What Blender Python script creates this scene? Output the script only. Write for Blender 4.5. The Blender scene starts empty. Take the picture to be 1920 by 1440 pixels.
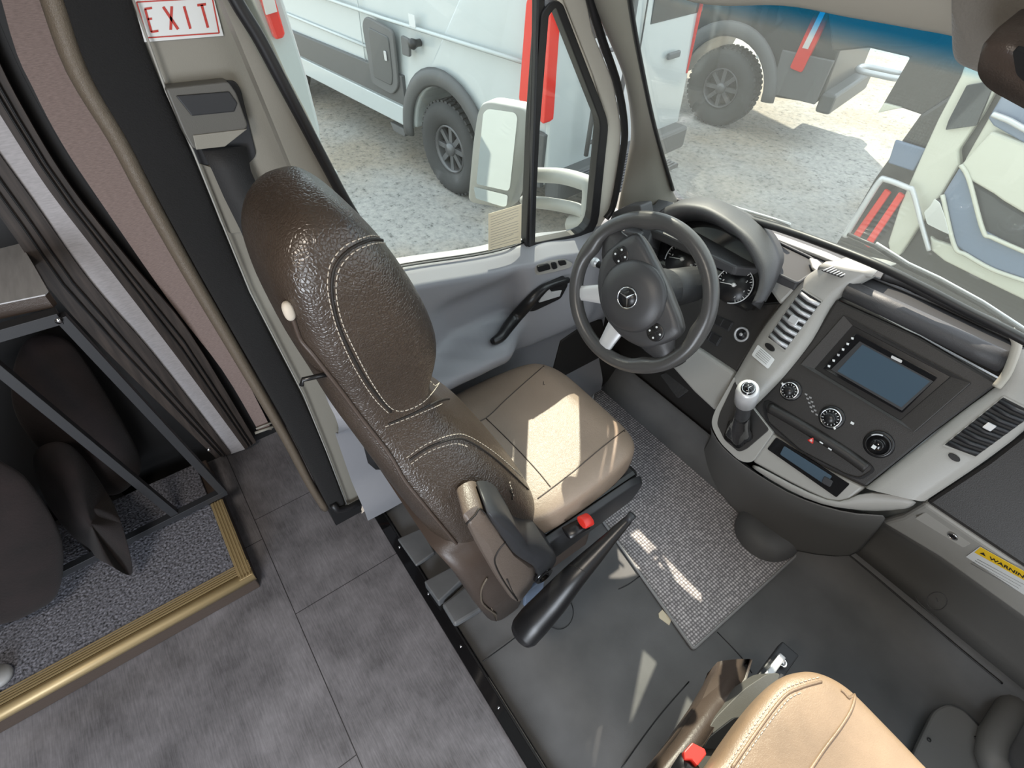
import bpy, bmesh, math, random
from mathutils import Vector, Matrix
from mathutils.bvhtree import BVHTree
random.seed(4)
scene = bpy.context.scene
COL = scene.collection
PI = math.pi

# ------------------------------------------------------------------ camera
CAM = Vector((0.25, -0.22, 1.75)); FPX = 1009.0
def rotm(a, b, c):
    return (Matrix.Rotation(a, 3, 'Z') @ Matrix.Rotation(b, 3, 'X') @ Matrix.Rotation(c, 3, 'Z'))
RC = rotm(math.radians(53.25), math.radians(44.2), math.radians(1.32))
cd = bpy.data.cameras.new('camera'); cam = bpy.data.objects.new('camera', cd); COL.objects.link(cam)
cam.matrix_world = Matrix.Translation(CAM) @ RC.to_4x4()
cd.sensor_width = 36; cd.lens = FPX * 36 / 1920; cd.clip_start = 0.02; cd.clip_end = 500
scene.camera = cam

# ------------------------------------------------------------------ sky, sun, exposure
world = bpy.data.worlds.new('world'); scene.world = world; world.use_nodes = True
wn = world.node_tree; wn.nodes.clear()
bg = wn.nodes.new('ShaderNodeBackground'); wo = wn.nodes.new('ShaderNodeOutputWorld')
bg.inputs['Color'].default_value = (0.86, 0.93, 1.0, 1); bg.inputs['Strength'].default_value = 1.35
wn.links.new(bg.outputs[0], wo.inputs['Surface'])
SUN_DIR = Vector((-0.79*0.70, 0.61*0.70, 0.75)).normalized()      # towards the sun
sd = bpy.data.lights.new('sun', 'SUN'); sd.energy = 4.8; sd.angle = 0.009; sd.color = (1.0, 0.90, 0.74)
sun = bpy.data.objects.new('sun', sd); COL.objects.link(sun)
sun.rotation_euler = SUN_DIR.to_track_quat('Z', 'Y').to_euler(); sun.location = (-3, 3, 6)
def area(name, loc, target, sx, sy, power, color):
    l = bpy.data.lights.new(name, 'AREA'); l.shape = 'RECTANGLE'; l.size = sx; l.size_y = sy
    l.energy = power; l.color = color
    o = bpy.data.objects.new(name, l); COL.objects.link(o); o.location = loc
    o.rotation_euler = (Vector(loc) - Vector(target)).to_track_quat('Z', 'Y').to_euler()
    return o
# daylight through the open side door of the living area and its ceiling lamps
area('side_door_daylight', (1.15, -1.5, 0.75), (-0.5, -0.6, 0.0), 0.8, 1.1, 22, (0.84, 0.91, 1.0))
area('ceiling_lamp_light', (0.15, -0.8, 2.02), (0.15, -0.8, 0), 0.35, 0.35, 9, (1.0, 0.9, 0.78))
scene.view_settings.view_transform = 'Standard'; scene.view_settings.look = 'None'
scene.view_settings.gamma = 1; scene.view_settings.use_curve_mapping = False
scene.view_settings.exposure = 0.9

# ------------------------------------------------------------------ geometry helpers
def V(*a): return Vector(a)
def ray(px, py):
    return RC @ Vector(((px-960)/FPX, -(py-720)/FPX, -1))
def PP(q, pt, n):            # point of a photographed place that lies on the plane (pt, n)
    v = ray(*q); t = (Vector(pt)-CAM).dot(Vector(n)) / v.dot(Vector(n))
    return CAM + v*t
def PX(px, py, x): return PP((px, py), (x, 0, 0), (1, 0, 0))
def PY(px, py, y): return PP((px, py), (0, y, 0), (0, 1, 0))
def PZ(px, py, z): return PP((px, py), (0, 0, z), (0, 0, 1))
def lerp(a, b, t): return a + (b-a)*t
def interp(tab, x):
    if x <= tab[0][0]: return tab[0][1]
    for (a, u), (b, v) in zip(tab, tab[1:]):
        if x <= b: return u + (v-u)*(x-a)/(b-a)
    return tab[-1][1]
def smooth(t): t = max(0, min(1, t)); return t*t*(3-2*t)
def catmull(pts, n=8, closed=False):
    pts = [Vector(p) for p in pts]; out = []
    m = len(pts); segs = m if closed else m-1
    for i in range(segs):
        if closed: p0, p1, p2, p3 = pts[i-1], pts[i], pts[(i+1) % m], pts[(i+2) % m]
        else: p0, p1, p2, p3 = pts[max(i-1, 0)], pts[i], pts[i+1], pts[min(i+2, m-1)]
        for k in range(n):
            t = k/n
            out.append(0.5*((2*p1) + (p2-p0)*t + (2*p0-5*p1+4*p2-p3)*t*t + (3*p1-p0-3*p2+p3)*t**3))
    if not closed: out.append(pts[-1])
    return out
def roundpoly(q, r, n=5):     # round the corners of a 2D outline
    out = []; m = len(q)
    for i in range(m):
        p = Vector(q[i]); a = Vector(q[i-1]); b = Vector(q[(i+1) % m])
        rr = r[i] if isinstance(r, (list, tuple)) else r
        da = min(rr, (a-p).length*0.48); db = min(rr, (b-p).length*0.48)
        s = p + (a-p).normalized()*da; e = p + (b-p).normalized()*db
        for k in range(n+1):
            t = k/n; out.append(tuple((1-t)**2*s + 2*t*(1-t)*p + t*t*e))
    return out

ORG = {}
class MB:
    def __init__(s): s.v = []; s.f = []; s.sm = []
    def add(s, vs, fs, sm=False):
        b = len(s.v); s.v += [Vector(p) for p in vs]; s.f += [[i+b for i in f] for f in fs]; s.sm += [sm]*len(fs); return s
    def box(s, c, size, R=None):
        hx, hy, hz = size[0]/2, size[1]/2, size[2]/2; c = Vector(c)
        vs = [Vector((x, y, z)) for x in (-hx, hx) for y in (-hy, hy) for z in (-hz, hz)]
        if R is not None: vs = [R @ p for p in vs]
        return s.add([p+c for p in vs], [(0,1,3,2),(4,6,7,5),(0,4,5,1),(2,3,7,6),(0,2,6,4),(1,5,7,3)])
    def prism(s, pts, vec):
        pts = [Vector(p) for p in pts]; vec = Vector(vec); n = len(pts)
        fs = [list(range(n)), list(range(2*n-1, n-1, -1))] + [[i, i+n, (i+1) % n + n, (i+1) % n] for i in range(n)]
        return s.add(pts + [p+vec for p in pts], fs)
    def loft(s, rings, cap=True, closed=True, sm=True):
        n = len(rings[0]); vs = [p for r in rings for p in r]; fs = []
        for i in range(len(rings)-1):
            for j in range(n if closed else n-1):
                k = (j+1) % n; fs.append([i*n+j, i*n+k, (i+1)*n+k, (i+1)*n+j])
        s.add(vs, fs, sm)
        if cap and closed:
            b = len(s.v)-len(vs)
            s.f += [[b+j for j in range(n)][::-1], [b+(len(rings)-1)*n+j for j in range(n)]]; s.sm += [sm, sm]
        return s
    def tube(s, path, r, seg=10, closed=False, flat=None):
        path = [Vector(p) for p in path]; n = len(path); rings = []
        up = None
        for i, p in enumerate(path):
            t = (path[(i+1) % n]-path[i-1]) if closed else (path[min(i+1, n-1)]-path[max(i-1, 0)])
            t.normalize()
            if up is None: up = t.orthogonal().normalized() if flat is None else Vector(flat)
            if flat is not None: up = Vector(flat)
            a = t.cross(up).normalized(); up2 = a.cross(t).normalized(); up = up2
            rr = r(i/(n-1)) if callable(r) else r
            r1, r2 = rr if isinstance(rr, tuple) else (rr, rr)
            rings.append([p + a*math.cos(2*PI*k/seg)*r1 + up2*math.sin(2*PI*k/seg)*r2 for k in range(seg)])
        if closed:
            rings.append(rings[0]); return s.loft(rings, cap=False)
        return s.loft(rings)
    def lathe(s, prof, o, ax, seg=32, u=None, cap=True):
        o = Vector(o); ax = Vector(ax).normalized(); a = ax.orthogonal().normalized() if u is None else Vector(u); b = ax.cross(a)
        rings = [[o + ax*z + (a*math.cos(2*PI*k/seg) + b*math.sin(2*PI*k/seg))*max(r, 1e-4) for k in range(seg)] for r, z in prof]
        return s.loft(rings, cap=cap)
    def grid(s, rows, sm=True):
        return s.loft(rings=rows, cap=False, closed=False, sm=sm)
    def superell(s, c, r, e1=0.4, e2=0.4, R=None, nu=40, nv=20, warp=None):
        c = Vector(c)
        def p_(w, e): return math.copysign(abs(w)**e, w)
        rings = []
        for i in range(nv+1):
            ph = -PI/2 + PI*i/nv; ring = []
            for j in range(nu):
                th = 2*PI*j/nu
                q = Vector((p_(math.cos(ph), e1)*p_(math.cos(th), e2), p_(math.cos(ph), e1)*p_(math.sin(th), e2), p_(math.sin(ph), e1)))
                if warp: q = warp(q)
                q = Vector((q.x*r[0], q.y*r[1], q.z*r[2]))
                if R is not None: q = R @ q
                ring.append(c+q)
            rings.append(ring)
        return s.loft(rings, cap=False)
    def build(s, name, m, parent=None, bevel=0, subd=0, solid=0, smooth_all=False, seg=2):
        me = bpy.data.meshes.new(name)
        lo = Vector([min(p[i] for p in s.v) for i in range(3)]); hi = Vector([max(p[i] for p in s.v) for i in range(3)])
        o0 = (lo+hi)/2
        if parent is None: o0.z = lo.z
        me.from_pydata([p-o0 for p in s.v], [], s.f)
        for p, sm in zip(me.polygons, s.sm): p.use_smooth = sm or smooth_all
        me.materials.append(m); 
        bm = bmesh.new(); bm.from_mesh(me); bmesh.ops.remove_doubles(bm, verts=bm.verts, dist=1e-6)
        bmesh.ops.recalc_face_normals(bm, faces=bm.faces); bm.to_mesh(me); bm.free()
        o = bpy.data.objects.new(name, me); COL.objects.link(o); ORG[o.name] = o0
        if parent is not None: o.parent = parent; o.location = o0 - ORG[parent.name]
        else: o.location = o0
        if bevel:
            b = o.modifiers.new('bevel', 'BEVEL'); b.width = bevel; b.segments = seg; b.limit_method = 'ANGLE'; b.angle_limit = math.radians(35)
            b.harden_normals = False
        if solid:
            k = o.modifiers.new('solid', 'SOLIDIFY'); k.thickness = solid; k.offset = 0
        if subd:
            k = o.modifiers.new('sub', 'SUBSURF'); k.levels = subd; k.render_levels = subd
        return o
def empty(name, loc, label, cat, group=None):
    o = bpy.data.objects.new(name, None); COL.objects.link(o); o.location = loc; o.empty_display_size = 0.1
    ORG[o.name] = Vector(loc); return tag(o, label, cat, group)
def tag(o, label, cat, group=None, kind=None):
    if label: o['label'] = label
    if cat: o['category'] = cat
    if group: o['group'] = group
    if kind: o['kind'] = kind
    return o
def struct(o): o['kind'] = 'structure'; return o
def text(txt, name, m, parent, o, u, v, size, extr=0.0006, bold=0.0, align='CENTER', sx=1.0):
    c = bpy.data.curves.new(name, 'FONT'); c.body = txt; c.size = size; c.align_x = align; c.align_y = 'CENTER'; c.extrude = extr/2; c.offset = bold
    t = bpy.data.objects.new(name+'_curve', c); COL.objects.link(t)
    dg = bpy.context.evaluated_depsgraph_get(); dg.update()
    me = bpy.data.meshes.new_from_object(t.evaluated_get(dg)); bpy.data.objects.remove(t); bpy.data.curves.remove(c)
    u = Vector(u).normalized(); v = Vector(v).normalized(); w = u.cross(v)
    o = Vector(o)
    mb = MB(); mb.add([o + u*p.co.x*sx + v*p.co.y + w*p.co.z for p in me.vertices], [list(p.vertices) for p in me.polygons])
    bpy.data.meshes.remove(me)
    return mb.build(name, m, parent)
def face_cam(pt, n):
    n = Vector(n).normalized()
    return n if (CAM-Vector(pt)).dot(n) > 0 else -n
def outline(q, pt, n, lift=0.0):
    n = face_cam(pt, n); p0 = Vector(pt) + n*lift
    return [PP(p, p0, n) for p in q], n
def slab(q, pt, n, th, lift=0.0, mb=None):   # plate: outline q lying on plane, thickness th behind
    mb = mb or MB(); pts, nn = outline(q, pt, n, lift); return mb.prism(pts, -nn*th)
def path_px(q, pt, n, lift=0.0, k=6, closed=False):
    pts, nn = outline(q, pt, n, lift); return catmull(pts, k, closed)
_bvh = {}
def surf(o):
    if o.name not in _bvh:
        dg = bpy.context.evaluated_depsgraph_get(); dg.update()
        e = o.evaluated_get(dg); me = e.to_mesh(); off = ORG[o.name]
        _bvh[o.name] = BVHTree.FromPolygons([v.co+off for v in me.vertices], [list(p.vertices) for p in me.polygons]); e.to_mesh_clear()
    return _bvh[o.name]
def hit(q, o, lift=0.001):
    d = ray(*q).normalized(); h = surf(o).ray_cast(CAM, d)
    if h[0] is None:
        h = surf(o).find_nearest(CAM + d*(ORG[o.name]-CAM).length)
    n = h[1] if h[1].dot(d) < 0 else -h[1]
    return h[0] + n*lift, n
def seam(q, o, r=0.0012, dash=None, k=8, mb=None, lift=0.0006, closed=False):
    mb = mb or MB(); fine = catmull([Vector((a[0], a[1], 0)) for a in q], k, closed)
    pts = [hit((p.x, p.y), o, lift)[0] for p in fine]
    if closed: pts.append(pts[0])
    if not dash: return mb.tube(pts, r, 6)
    # dashed stitches of length dash
    out = []; L = 0; step = dash*1.45; nxt = 0; cur = pts[0]
    acc = [0]
    for a, b in zip(pts, pts[1:]): acc.append(acc[-1]+(b-a).length)
    def at(s):
        for i in range(len(pts)-1):
            if s <= acc[i+1]: return pts[i].lerp(pts[i+1], (s-acc[i])/max(acc[i+1]-acc[i], 1e-9))
        return pts[-1]
    s = 0
    while s+dash < acc[-1]:
        mb.tube([at(s), at(s+dash/2), at(s+dash)], r, 5); s += step
    return mb

# ------------------------------------------------------------------ materials
def newmat(name):
    m = bpy.data.materials.new(name); m.use_nodes = True; nt = m.node_tree; b = nt.nodes['Principled BSDF']; return m, nt, b
def mat(name, col, rough=0.5, metal=0.0, var=0.0, vscale=8, bump=0.0, bscale=200, kind='noise', spec=0.5, sheen=0, coat=0, stretch=None, var2=None):
    m, nt, b = newmat(name)
    b.inputs['Base Color'].default_value = (*col, 1); b.inputs['Roughness'].default_value = rough; b.inputs['Metallic'].default_value = metal
    b.inputs['Specular IOR Level'].default_value = spec
    if sheen: b.inputs['Sheen Weight'].default_value = sheen
    if coat: b.inputs['Coat Weight'].default_value = coat; b.inputs['Coat Roughness'].default_value = 0.08
    tc = nt.nodes.new('ShaderNodeTexCoord'); vec = tc.outputs['Object']
    if stretch:
        mp = nt.nodes.new('ShaderNodeMapping'); mp.inputs['Scale'].default_value = stretch; nt.links.new(vec, mp.inputs[0]); vec = mp.outputs[0]
    if var:
        n = nt.nodes.new('ShaderNodeTexNoise'); n.inputs['Scale'].default_value = vscale; n.inputs['Detail'].default_value = 6; nt.links.new(vec, n.inputs[0])
        r = nt.nodes.new('ShaderNodeValToRGB'); r.color_ramp.elements[0].position = 0.3; r.color_ramp.elements[1].position = 0.7
        c2 = var2 or tuple(min(1, c*(1+var)) for c in col)
        r.color_ramp.elements[0].color = (*[c*(1-var) for c in col], 1); r.color_ramp.elements[1].color = (*c2, 1)
        nt.links.new(n.outputs['Fac'], r.inputs[0]); nt.links.new(r.outputs[0], b.inputs['Base Color'])
    if bump:
        if kind == 'noise':
            n = nt.nodes.new('ShaderNodeTexNoise'); n.inputs['Scale'].default_value = bscale; n.inputs['Detail'].default_value = 3; out = n.outputs['Fac']
            nt.links.new(vec, n.inputs[0])
        elif kind == 'leather':
            n = nt.nodes.new('ShaderNodeTexVoronoi'); n.inputs['Scale'].default_value = bscale; n.feature = 'DISTANCE_TO_EDGE'
            w = nt.nodes.new('ShaderNodeTexNoise'); w.inputs['Scale'].default_value = bscale*0.4; w.inputs['Detail'].default_value = 2
            mx = nt.nodes.new('ShaderNodeVectorMath'); mx.operation = 'MULTIPLY_ADD'; k_ = 0.9/bscale; mx.inputs[1].default_value = (k_, k_, k_)
            nt.links.new(vec, w.inputs[0]); nt.links.new(w.outputs['Color'], mx.inputs[0]); nt.links.new(vec, mx.inputs[2]); nt.links.new(mx.outputs[0], n.inputs[0])
            rr = nt.nodes.new('ShaderNodeValToRGB'); rr.color_ramp.elements[1].position = 0.22; rr.color_ramp.interpolation = 'B_SPLINE'; nt.links.new(n.outputs['Distance'], rr.inputs[0])
            ad = nt.nodes.new('ShaderNodeMath'); ad.operation = 'MULTIPLY_ADD'; ad.inputs[1].default_value = 0.35
            nt.links.new(rr.outputs[0], ad.inputs[0]); nt.links.new(w.outputs['Fac'], ad.inputs[2]); out = ad.outputs[0]
        elif kind == 'voronoi':
            n = nt.nodes.new('ShaderNodeTexVoronoi'); n.inputs['Scale'].default_value = bscale; out = n.outputs['Distance']; nt.links.new(vec, n.inputs[0])
        bp = nt.nodes.new('ShaderNodeBump'); bp.inputs['Strength'].default_value = bump; bp.inputs['Distance'].default_value = 0.0022 if kind == 'leather' else 0.002
        nt.links.new(out, bp.inputs['Height']); nt.links.new(bp.outputs[0], b.inputs['Normal'])
    return m
def glassmat(name, tint=(0.92, 0.95, 0.94), refl=0.06, haze=0.0, band=None):
    m = bpy.data.materials.new(name); m.use_nodes = True; nt = m.node_tree; nt.nodes.clear()
    out = nt.nodes.new('ShaderNodeOutputMaterial'); tr = nt.nodes.new('ShaderNodeBsdfTransparent'); tr.inputs[0].default_value = (*tint, 1)
    gl = nt.nodes.new('ShaderNodeBsdfGlossy'); gl.inputs['Roughness'].default_value = 0.02
    lw = nt.nodes.new('ShaderNodeLayerWeight'); lw.inputs[0].default_value = 0.5
    pw = nt.nodes.new('ShaderNodeMath'); pw.operation = 'POWER'; pw.inputs[1].default_value = 5; nt.links.new(lw.outputs['Facing'], pw.inputs[0])
    fr = nt.nodes.new('ShaderNodeMath'); fr.operation = 'MULTIPLY_ADD'; fr.inputs[1].default_value = 0.9; fr.inputs[2].default_value = refl*0.4; nt.links.new(pw.outputs[0], fr.inputs[0])
    mx = nt.nodes.new('ShaderNodeMixShader'); nt.links.new(fr.outputs[0], mx.inputs[0]); nt.links.new(tr.outputs[0], mx.inputs[1]); nt.links.new(gl.outputs[0], mx.inputs[2])
    last = mx
    if haze:      # faint translucent haze mixed over the glass
        df = nt.nodes.new('ShaderNodeBsdfTranslucent'); df.inputs[0].default_value = (0.8, 0.82, 0.8, 1)
        m2 = nt.nodes.new('ShaderNodeMixShader'); m2.inputs[0].default_value = haze
        nt.links.new(mx.outputs[0], m2.inputs[1]); nt.links.new(df.outputs[0], m2.inputs[2]); last = m2
    if band:      # factory tint strip along the top edge: z0 clear .. z1 full blue (object height)
        tc = nt.nodes.new('ShaderNodeTexCoord'); sp = nt.nodes.new('ShaderNodeSeparateXYZ'); mr = nt.nodes.new('ShaderNodeMapRange')
        nt.links.new(tc.outputs['Object'], sp.inputs[0]); nt.links.new(sp.outputs['Z'], mr.inputs['Value'])
        mr.inputs['From Min'].default_value = band[0]; mr.inputs['From Max'].default_value = band[1]
        mc = nt.nodes.new('ShaderNodeMix'); mc.data_type = 'RGBA'; mc.inputs[6].default_value = (*tint, 1); mc.inputs[7].default_value = (*band[2], 1)
        nt.links.new(mr.outputs[0], mc.inputs[0]); nt.links.new(mc.outputs[2], tr.inputs[0])
    nt.links.new(last.outputs[0], out.inputs['Surface'])
    return m

M = dict(
    brown=mat('brown_leather', (0.046, 0.034, 0.026), 0.29, bump=0.75, bscale=170, kind='leather', spec=0.7, var=0.2, vscale=6),
    tan=mat('tan_leather', (0.27, 0.205, 0.155), 0.42, bump=0.30, bscale=260, kind='leather', var=0.12, vscale=5),
    tan2=mat('tan_leather_worn', (0.27, 0.185, 0.122), 0.4, bump=0.25, bscale=260, kind='leather', var=0.3, vscale=5),
    thread=mat('thread', (0.50, 0.45, 0.38), 0.7), seamd=mat('seam_shadow_gap', (0.012, 0.009, 0.007), 0.6),
    skirt=mat('brown_vinyl', (0.062, 0.045, 0.036), 0.4, bump=0.2, bscale=300, kind='leather'),
    black=mat('black_plastic', (0.010, 0.010, 0.011), 0.32, bump=0.08, bscale=600),
    blackm=mat('black_matte', (0.008, 0.008, 0.009), 0.6), gloss=mat('gloss_black', (0.008, 0.008, 0.009), 0.08),
    dash=mat('dash_dark_plastic', (0.021, 0.0195, 0.0185), 0.45, bump=0.25, bscale=500), 
    dashtop=mat('dash_top_plastic', (0.050, 0.050, 0.053), 0.5, bump=0.25, bscale=500),
    grey=mat('light_grey_plastic', (0.31, 0.305, 0.285), 0.42, bump=0.12, bscale=500),
    door=mat('door_grey_plastic', (0.25, 0.255, 0.275), 0.42, bump=0.12, bscale=500),
    pillar=mat('pillar_plastic', (0.225, 0.215, 0.185), 0.45, bump=0.15, bscale=500),
    cream=mat('cream_metal', (0.46, 0.44, 0.38), 0.35), seal=mat('rubber_seal', (0.010, 0.010, 0.011), 0.45),
    felt=mat('black_felt', (0.006, 0.006, 0.0065), 0.95, bump=0.8, bscale=350, sheen=0.04),
    piping=mat('beige_vinyl', (0.115, 0.092, 0.068), 0.5, bump=0.5, bscale=320, kind='leather'),
    pink=mat('woven_panel', (0.26, 0.195, 0.175), 0.8, bump=0.4, bscale=150, var=0.18, vscale=90, stretch=(1, 1, 5)),
    wooddk=mat('dark_wood_trim', (0.040, 0.030, 0.025), 0.6, var=0.5, vscale=14, stretch=(6, 6, 0.5)),
    white_trim=mat('pale_linen_laminate', (0.42, 0.40, 0.41), 0.6, var=0.12, vscale=60, stretch=(1, 1, 6)),
    tabletop=mat('pale_laminate', (0.50, 0.50, 0.51), 0.5, var=0.12, vscale=12, stretch=(1, 6, 1)),
    carpet=mat('grey_carpet', (0.020, 0.020, 0.023), 0.95, var=0.4, vscale=150, bump=1.0, bscale=120, kind='voronoi', var2=(0.26, 0.26, 0.30)),
    gold=mat('gold_anodised_aluminium', (0.40, 0.30, 0.155), 0.45, metal=0.35), goldd=mat('gold_groove', (0.05, 0.035, 0.015), 0.5, metal=0.5),
    frame=mat('charcoal_metal', (0.022, 0.023, 0.026), 0.5), 
    pillow=mat('plum_fabric', (0.009, 0.0048, 0.0048), 0.95, var=0.6, vscale=9, bump=0.5, bscale=160, sheen=0.03),
    rubber=mat('floor_rubber', (0.092, 0.092, 0.093), 0.6, var=0.2, vscale=7, bump=0.15, bscale=500),
    rubber2=mat('firewall_rubber', (0.115, 0.113, 0.108), 0.55, bump=0.15, bscale=400),
    alu=mat('satin_aluminium', (0.60, 0.61, 0.62), 0.28, metal=0.9), chrome=mat('chrome', (0.75, 0.76, 0.78), 0.12, metal=1.0),
    silver=mat('silver_paint', (0.55, 0.56, 0.57), 0.35, metal=0.3),
    white=mat('white_print', (0.75, 0.75, 0.73), 0.5), label=mat('label_white', (0.66, 0.68, 0.68), 0.45),
    red=mat('red_plastic', (0.62, 0.03, 0.02), 0.35), redprint=mat('red_print', (0.45, 0.04, 0.03), 0.5), dark=mat('dark_print', (0.02, 0.02, 0.02), 0.5),
    greyprint=mat('grey_print', (0.25, 0.25, 0.25), 0.5), yellow=mat('yellow_print', (0.80, 0.52, 0.02), 0.5), orange=mat('orange_print', (0.75, 0.20, 0.03), 0.5),
    screen=mat('screen_glass', (0.055, 0.085, 0.115), 0.12, spec=0.8), wmetal=mat('white_painted_metal', (0.13, 0.135, 0.14), 0.35, var=0.25, vscale=8),
    headliner=mat('headliner_fabric', (0.17, 0.155, 0.135), 0.9, bump=0.5, bscale=300, sheen=0.2), headcream=mat('header_trim', (0.34, 0.32, 0.275), 0.5),
    rim=mat('steering_rim', (0.055, 0.054, 0.053), 0.30, bump=0.1, bscale=500), hub=mat('steering_hub', (0.040, 0.040, 0.042), 0.42, bump=0.12, bscale=600),
    wipe=mat('wiper', (0.02, 0.02, 0.02), 0.4), paper=mat('yellowed_sticker', (0.62, 0.55, 0.40), 0.6),
    vanwhite=mat('white_paint', (0.50, 0.54, 0.54), 0.22, coat=0.4), vangrey=mat('grey_paint', (0.085, 0.087, 0.088), 0.45), cladd=mat('grey_cladding', (0.12, 0.12, 0.12), 0.6),
    tyre=mat('tyre_rubber', (0.045, 0.045, 0.045), 0.8, bump=0.3, bscale=60), rimdk=mat('dark_wheel', (0.13, 0.13, 0.135), 0.3, metal=0.3),
    tail=mat('red_lens', (0.70, 0.03, 0.02), 0.2, coat=0.5), clear=mat('clear_lens', (0.65, 0.62, 0.60), 0.2), vandark=mat('dark_grey_paint', (0.040, 0.039, 0.038), 0.4, coat=0.15),
    winblk=mat('dark_window', (0.02, 0.025, 0.03), 0.06), cream2=mat('cream_bodywork', (0.50, 0.50, 0.42), 0.25, coat=0.4),
    bezel=mat('gauge_face', (0.012, 0.012, 0.013), 0.35), pedal=mat('pedal_rubber', (0.03, 0.03, 0.03), 0.7, bump=0.6, bscale=90, kind='voronoi'),
    belt=mat('belt_webbing', (0.010, 0.010, 0.011), 0.7, bump=0.3, bscale=400), taupe=mat('taupe_leather', (0.125, 0.098, 0.080), 0.42, bump=0.35, bscale=220, kind='leather'),
    guide=mat('belt_guide_grey', (0.10, 0.097, 0.088), 0.45, bump=0.15, bscale=500),
    dusty=mat('mirror_housing', (0.42, 0.42, 0.40), 0.5), 
    mirror=mat('mirror_glass', (0.9, 0.92, 0.92), 0.02, metal=1.0), bluelamp=mat('bluegrey_paint', (0.13, 0.17, 0.24), 0.2),
    glass=glassmat('side_glass', (0.90, 0.94, 0.93), haze=0.004),
)
# cab entrance mat: woven relief
def wavemat():
    m, nt, b = newmat('woven_floor_mat'); b.inputs['Roughness'].default_value = 0.75
    tc = nt.nodes.new('ShaderNodeTexCoord'); vo = nt.nodes.new('ShaderNodeTexVoronoi'); vo.inputs['Scale'].default_value = 100; vo.inputs['Randomness'].default_value = 0.15
    nt.links.new(tc.outputs['Object'], vo.inputs[0])
    r = nt.nodes.new('ShaderNodeValToRGB'); r.color_ramp.elements[0].color = (0.80, 0.76, 0.76, 1); r.color_ramp.elements[1].color = (0.16, 0.15, 0.155, 1)
    r.color_ramp.elements[0].position = 0.25; r.color_ramp.elements[1].position = 0.62
    nt.links.new(vo.outputs['Distance'], r.inputs[0]); nt.links.new(r.outputs[0], b.inputs['Base Color'])
    bp = nt.nodes.new('ShaderNodeBump'); bp.invert = True; bp.inputs['Strength'].default_value = 0.9; bp.inputs['Distance'].default_value = 0.003
    nt.links.new(vo.outputs['Distance'], bp.inputs['Height']); nt.links.new(bp.outputs[0], b.inputs['Normal']); return m
M['weave'] = wavemat()
def math_node(nt, op, a, b=None, c=None):
    n = nt.nodes.new('ShaderNodeMath'); n.operation = op
    for i, v in enumerate((a, b, c)):
        if v is None: continue
        if isinstance(v, (int, float)): n.inputs[i].default_value = v
        else: nt.links.new(v, n.inputs[i])
    return n.outputs[0]
def vinylmat():       # stone-look vinyl tiles, joints at fixed places of the floor (object space == world space here)
    m, nt, b = newmat('vinyl_tile'); b.inputs['Roughness'].default_value = 0.42
    tc = nt.nodes.new('ShaderNodeNewGeometry'); sp = nt.nodes.new('ShaderNodeSeparateXYZ'); pos = tc.outputs['Position']; nt.links.new(pos, sp.inputs[0])
    X, Y = sp.outputs['X'], sp.outputs['Y']
    def line(c, at): return math_node(nt, 'LESS_THAN', math_node(nt, 'ABSOLUTE', math_node(nt, 'ADD', c, -at)), 0.0013)
    above = math_node(nt, 'GREATER_THAN', Y, -0.365); below = math_node(nt, 'LESS_THAN', Y, -0.365)
    lines = line(Y, -0.365)
    for x_, side in ((-0.68, above), (-1.09, above), (0.15, above), (-0.22, below), (-1.0, below)):
        lines = math_node(nt, 'MAXIMUM', lines, math_node(nt, 'MULTIPLY', line(X, x_), side))
    n1 = nt.nodes.new('ShaderNodeTexNoise'); n1.inputs['Scale'].default_value = 6; n1.inputs['Detail'].default_value = 8; n1.inputs['Roughness'].default_value = 0.65; nt.links.new(pos, n1.inputs[0])
    mp = nt.nodes.new('ShaderNodeMapping'); mp.inputs['Scale'].default_value = (14, 160, 14); nt.links.new(pos, mp.inputs[0])
    n2 = nt.nodes.new('ShaderNodeTexNoise'); n2.inputs['Scale'].default_value = 1.6; n2.inputs['Detail'].default_value = 3; nt.links.new(mp.outputs[0], n2.inputs[0])
    s = math_node(nt, 'ADD', math_node(nt, 'MULTIPLY', n1.outputs['Fac'], 0.7), math_node(nt, 'MULTIPLY', n2.outputs['Fac'], 0.3))
    r = nt.nodes.new('ShaderNodeValToRGB'); r.color_ramp.elements[0].position = 0.36; r.color_ramp.elements[1].position = 0.64
    r.color_ramp.elements[0].color = (0.090, 0.086, 0.092, 1); r.color_ramp.elements[1].color = (0.235, 0.226, 0.240, 1); nt.links.new(s, r.inputs[0])
    mx = nt.nodes.new('ShaderNodeMix'); mx.data_type = 'RGBA'; nt.links.new(lines, mx.inputs[0]); nt.links.new(r.outputs[0], mx.inputs[6]); mx.inputs[7].default_value = (0.03, 0.028, 0.03, 1)
    nt.links.new(mx.outputs[2], b.inputs['Base Color'])
    bp = nt.nodes.new('ShaderNodeBump'); bp.inputs['Strength'].default_value = 0.2; bp.inputs['Distance'].default_value = 0.001; nt.links.new(n2.outputs['Fac'], bp.inputs['Height']); nt.links.new(bp.outputs[0], b.inputs['Normal'])
    return m
M['vinyl'] = vinylmat()
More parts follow.
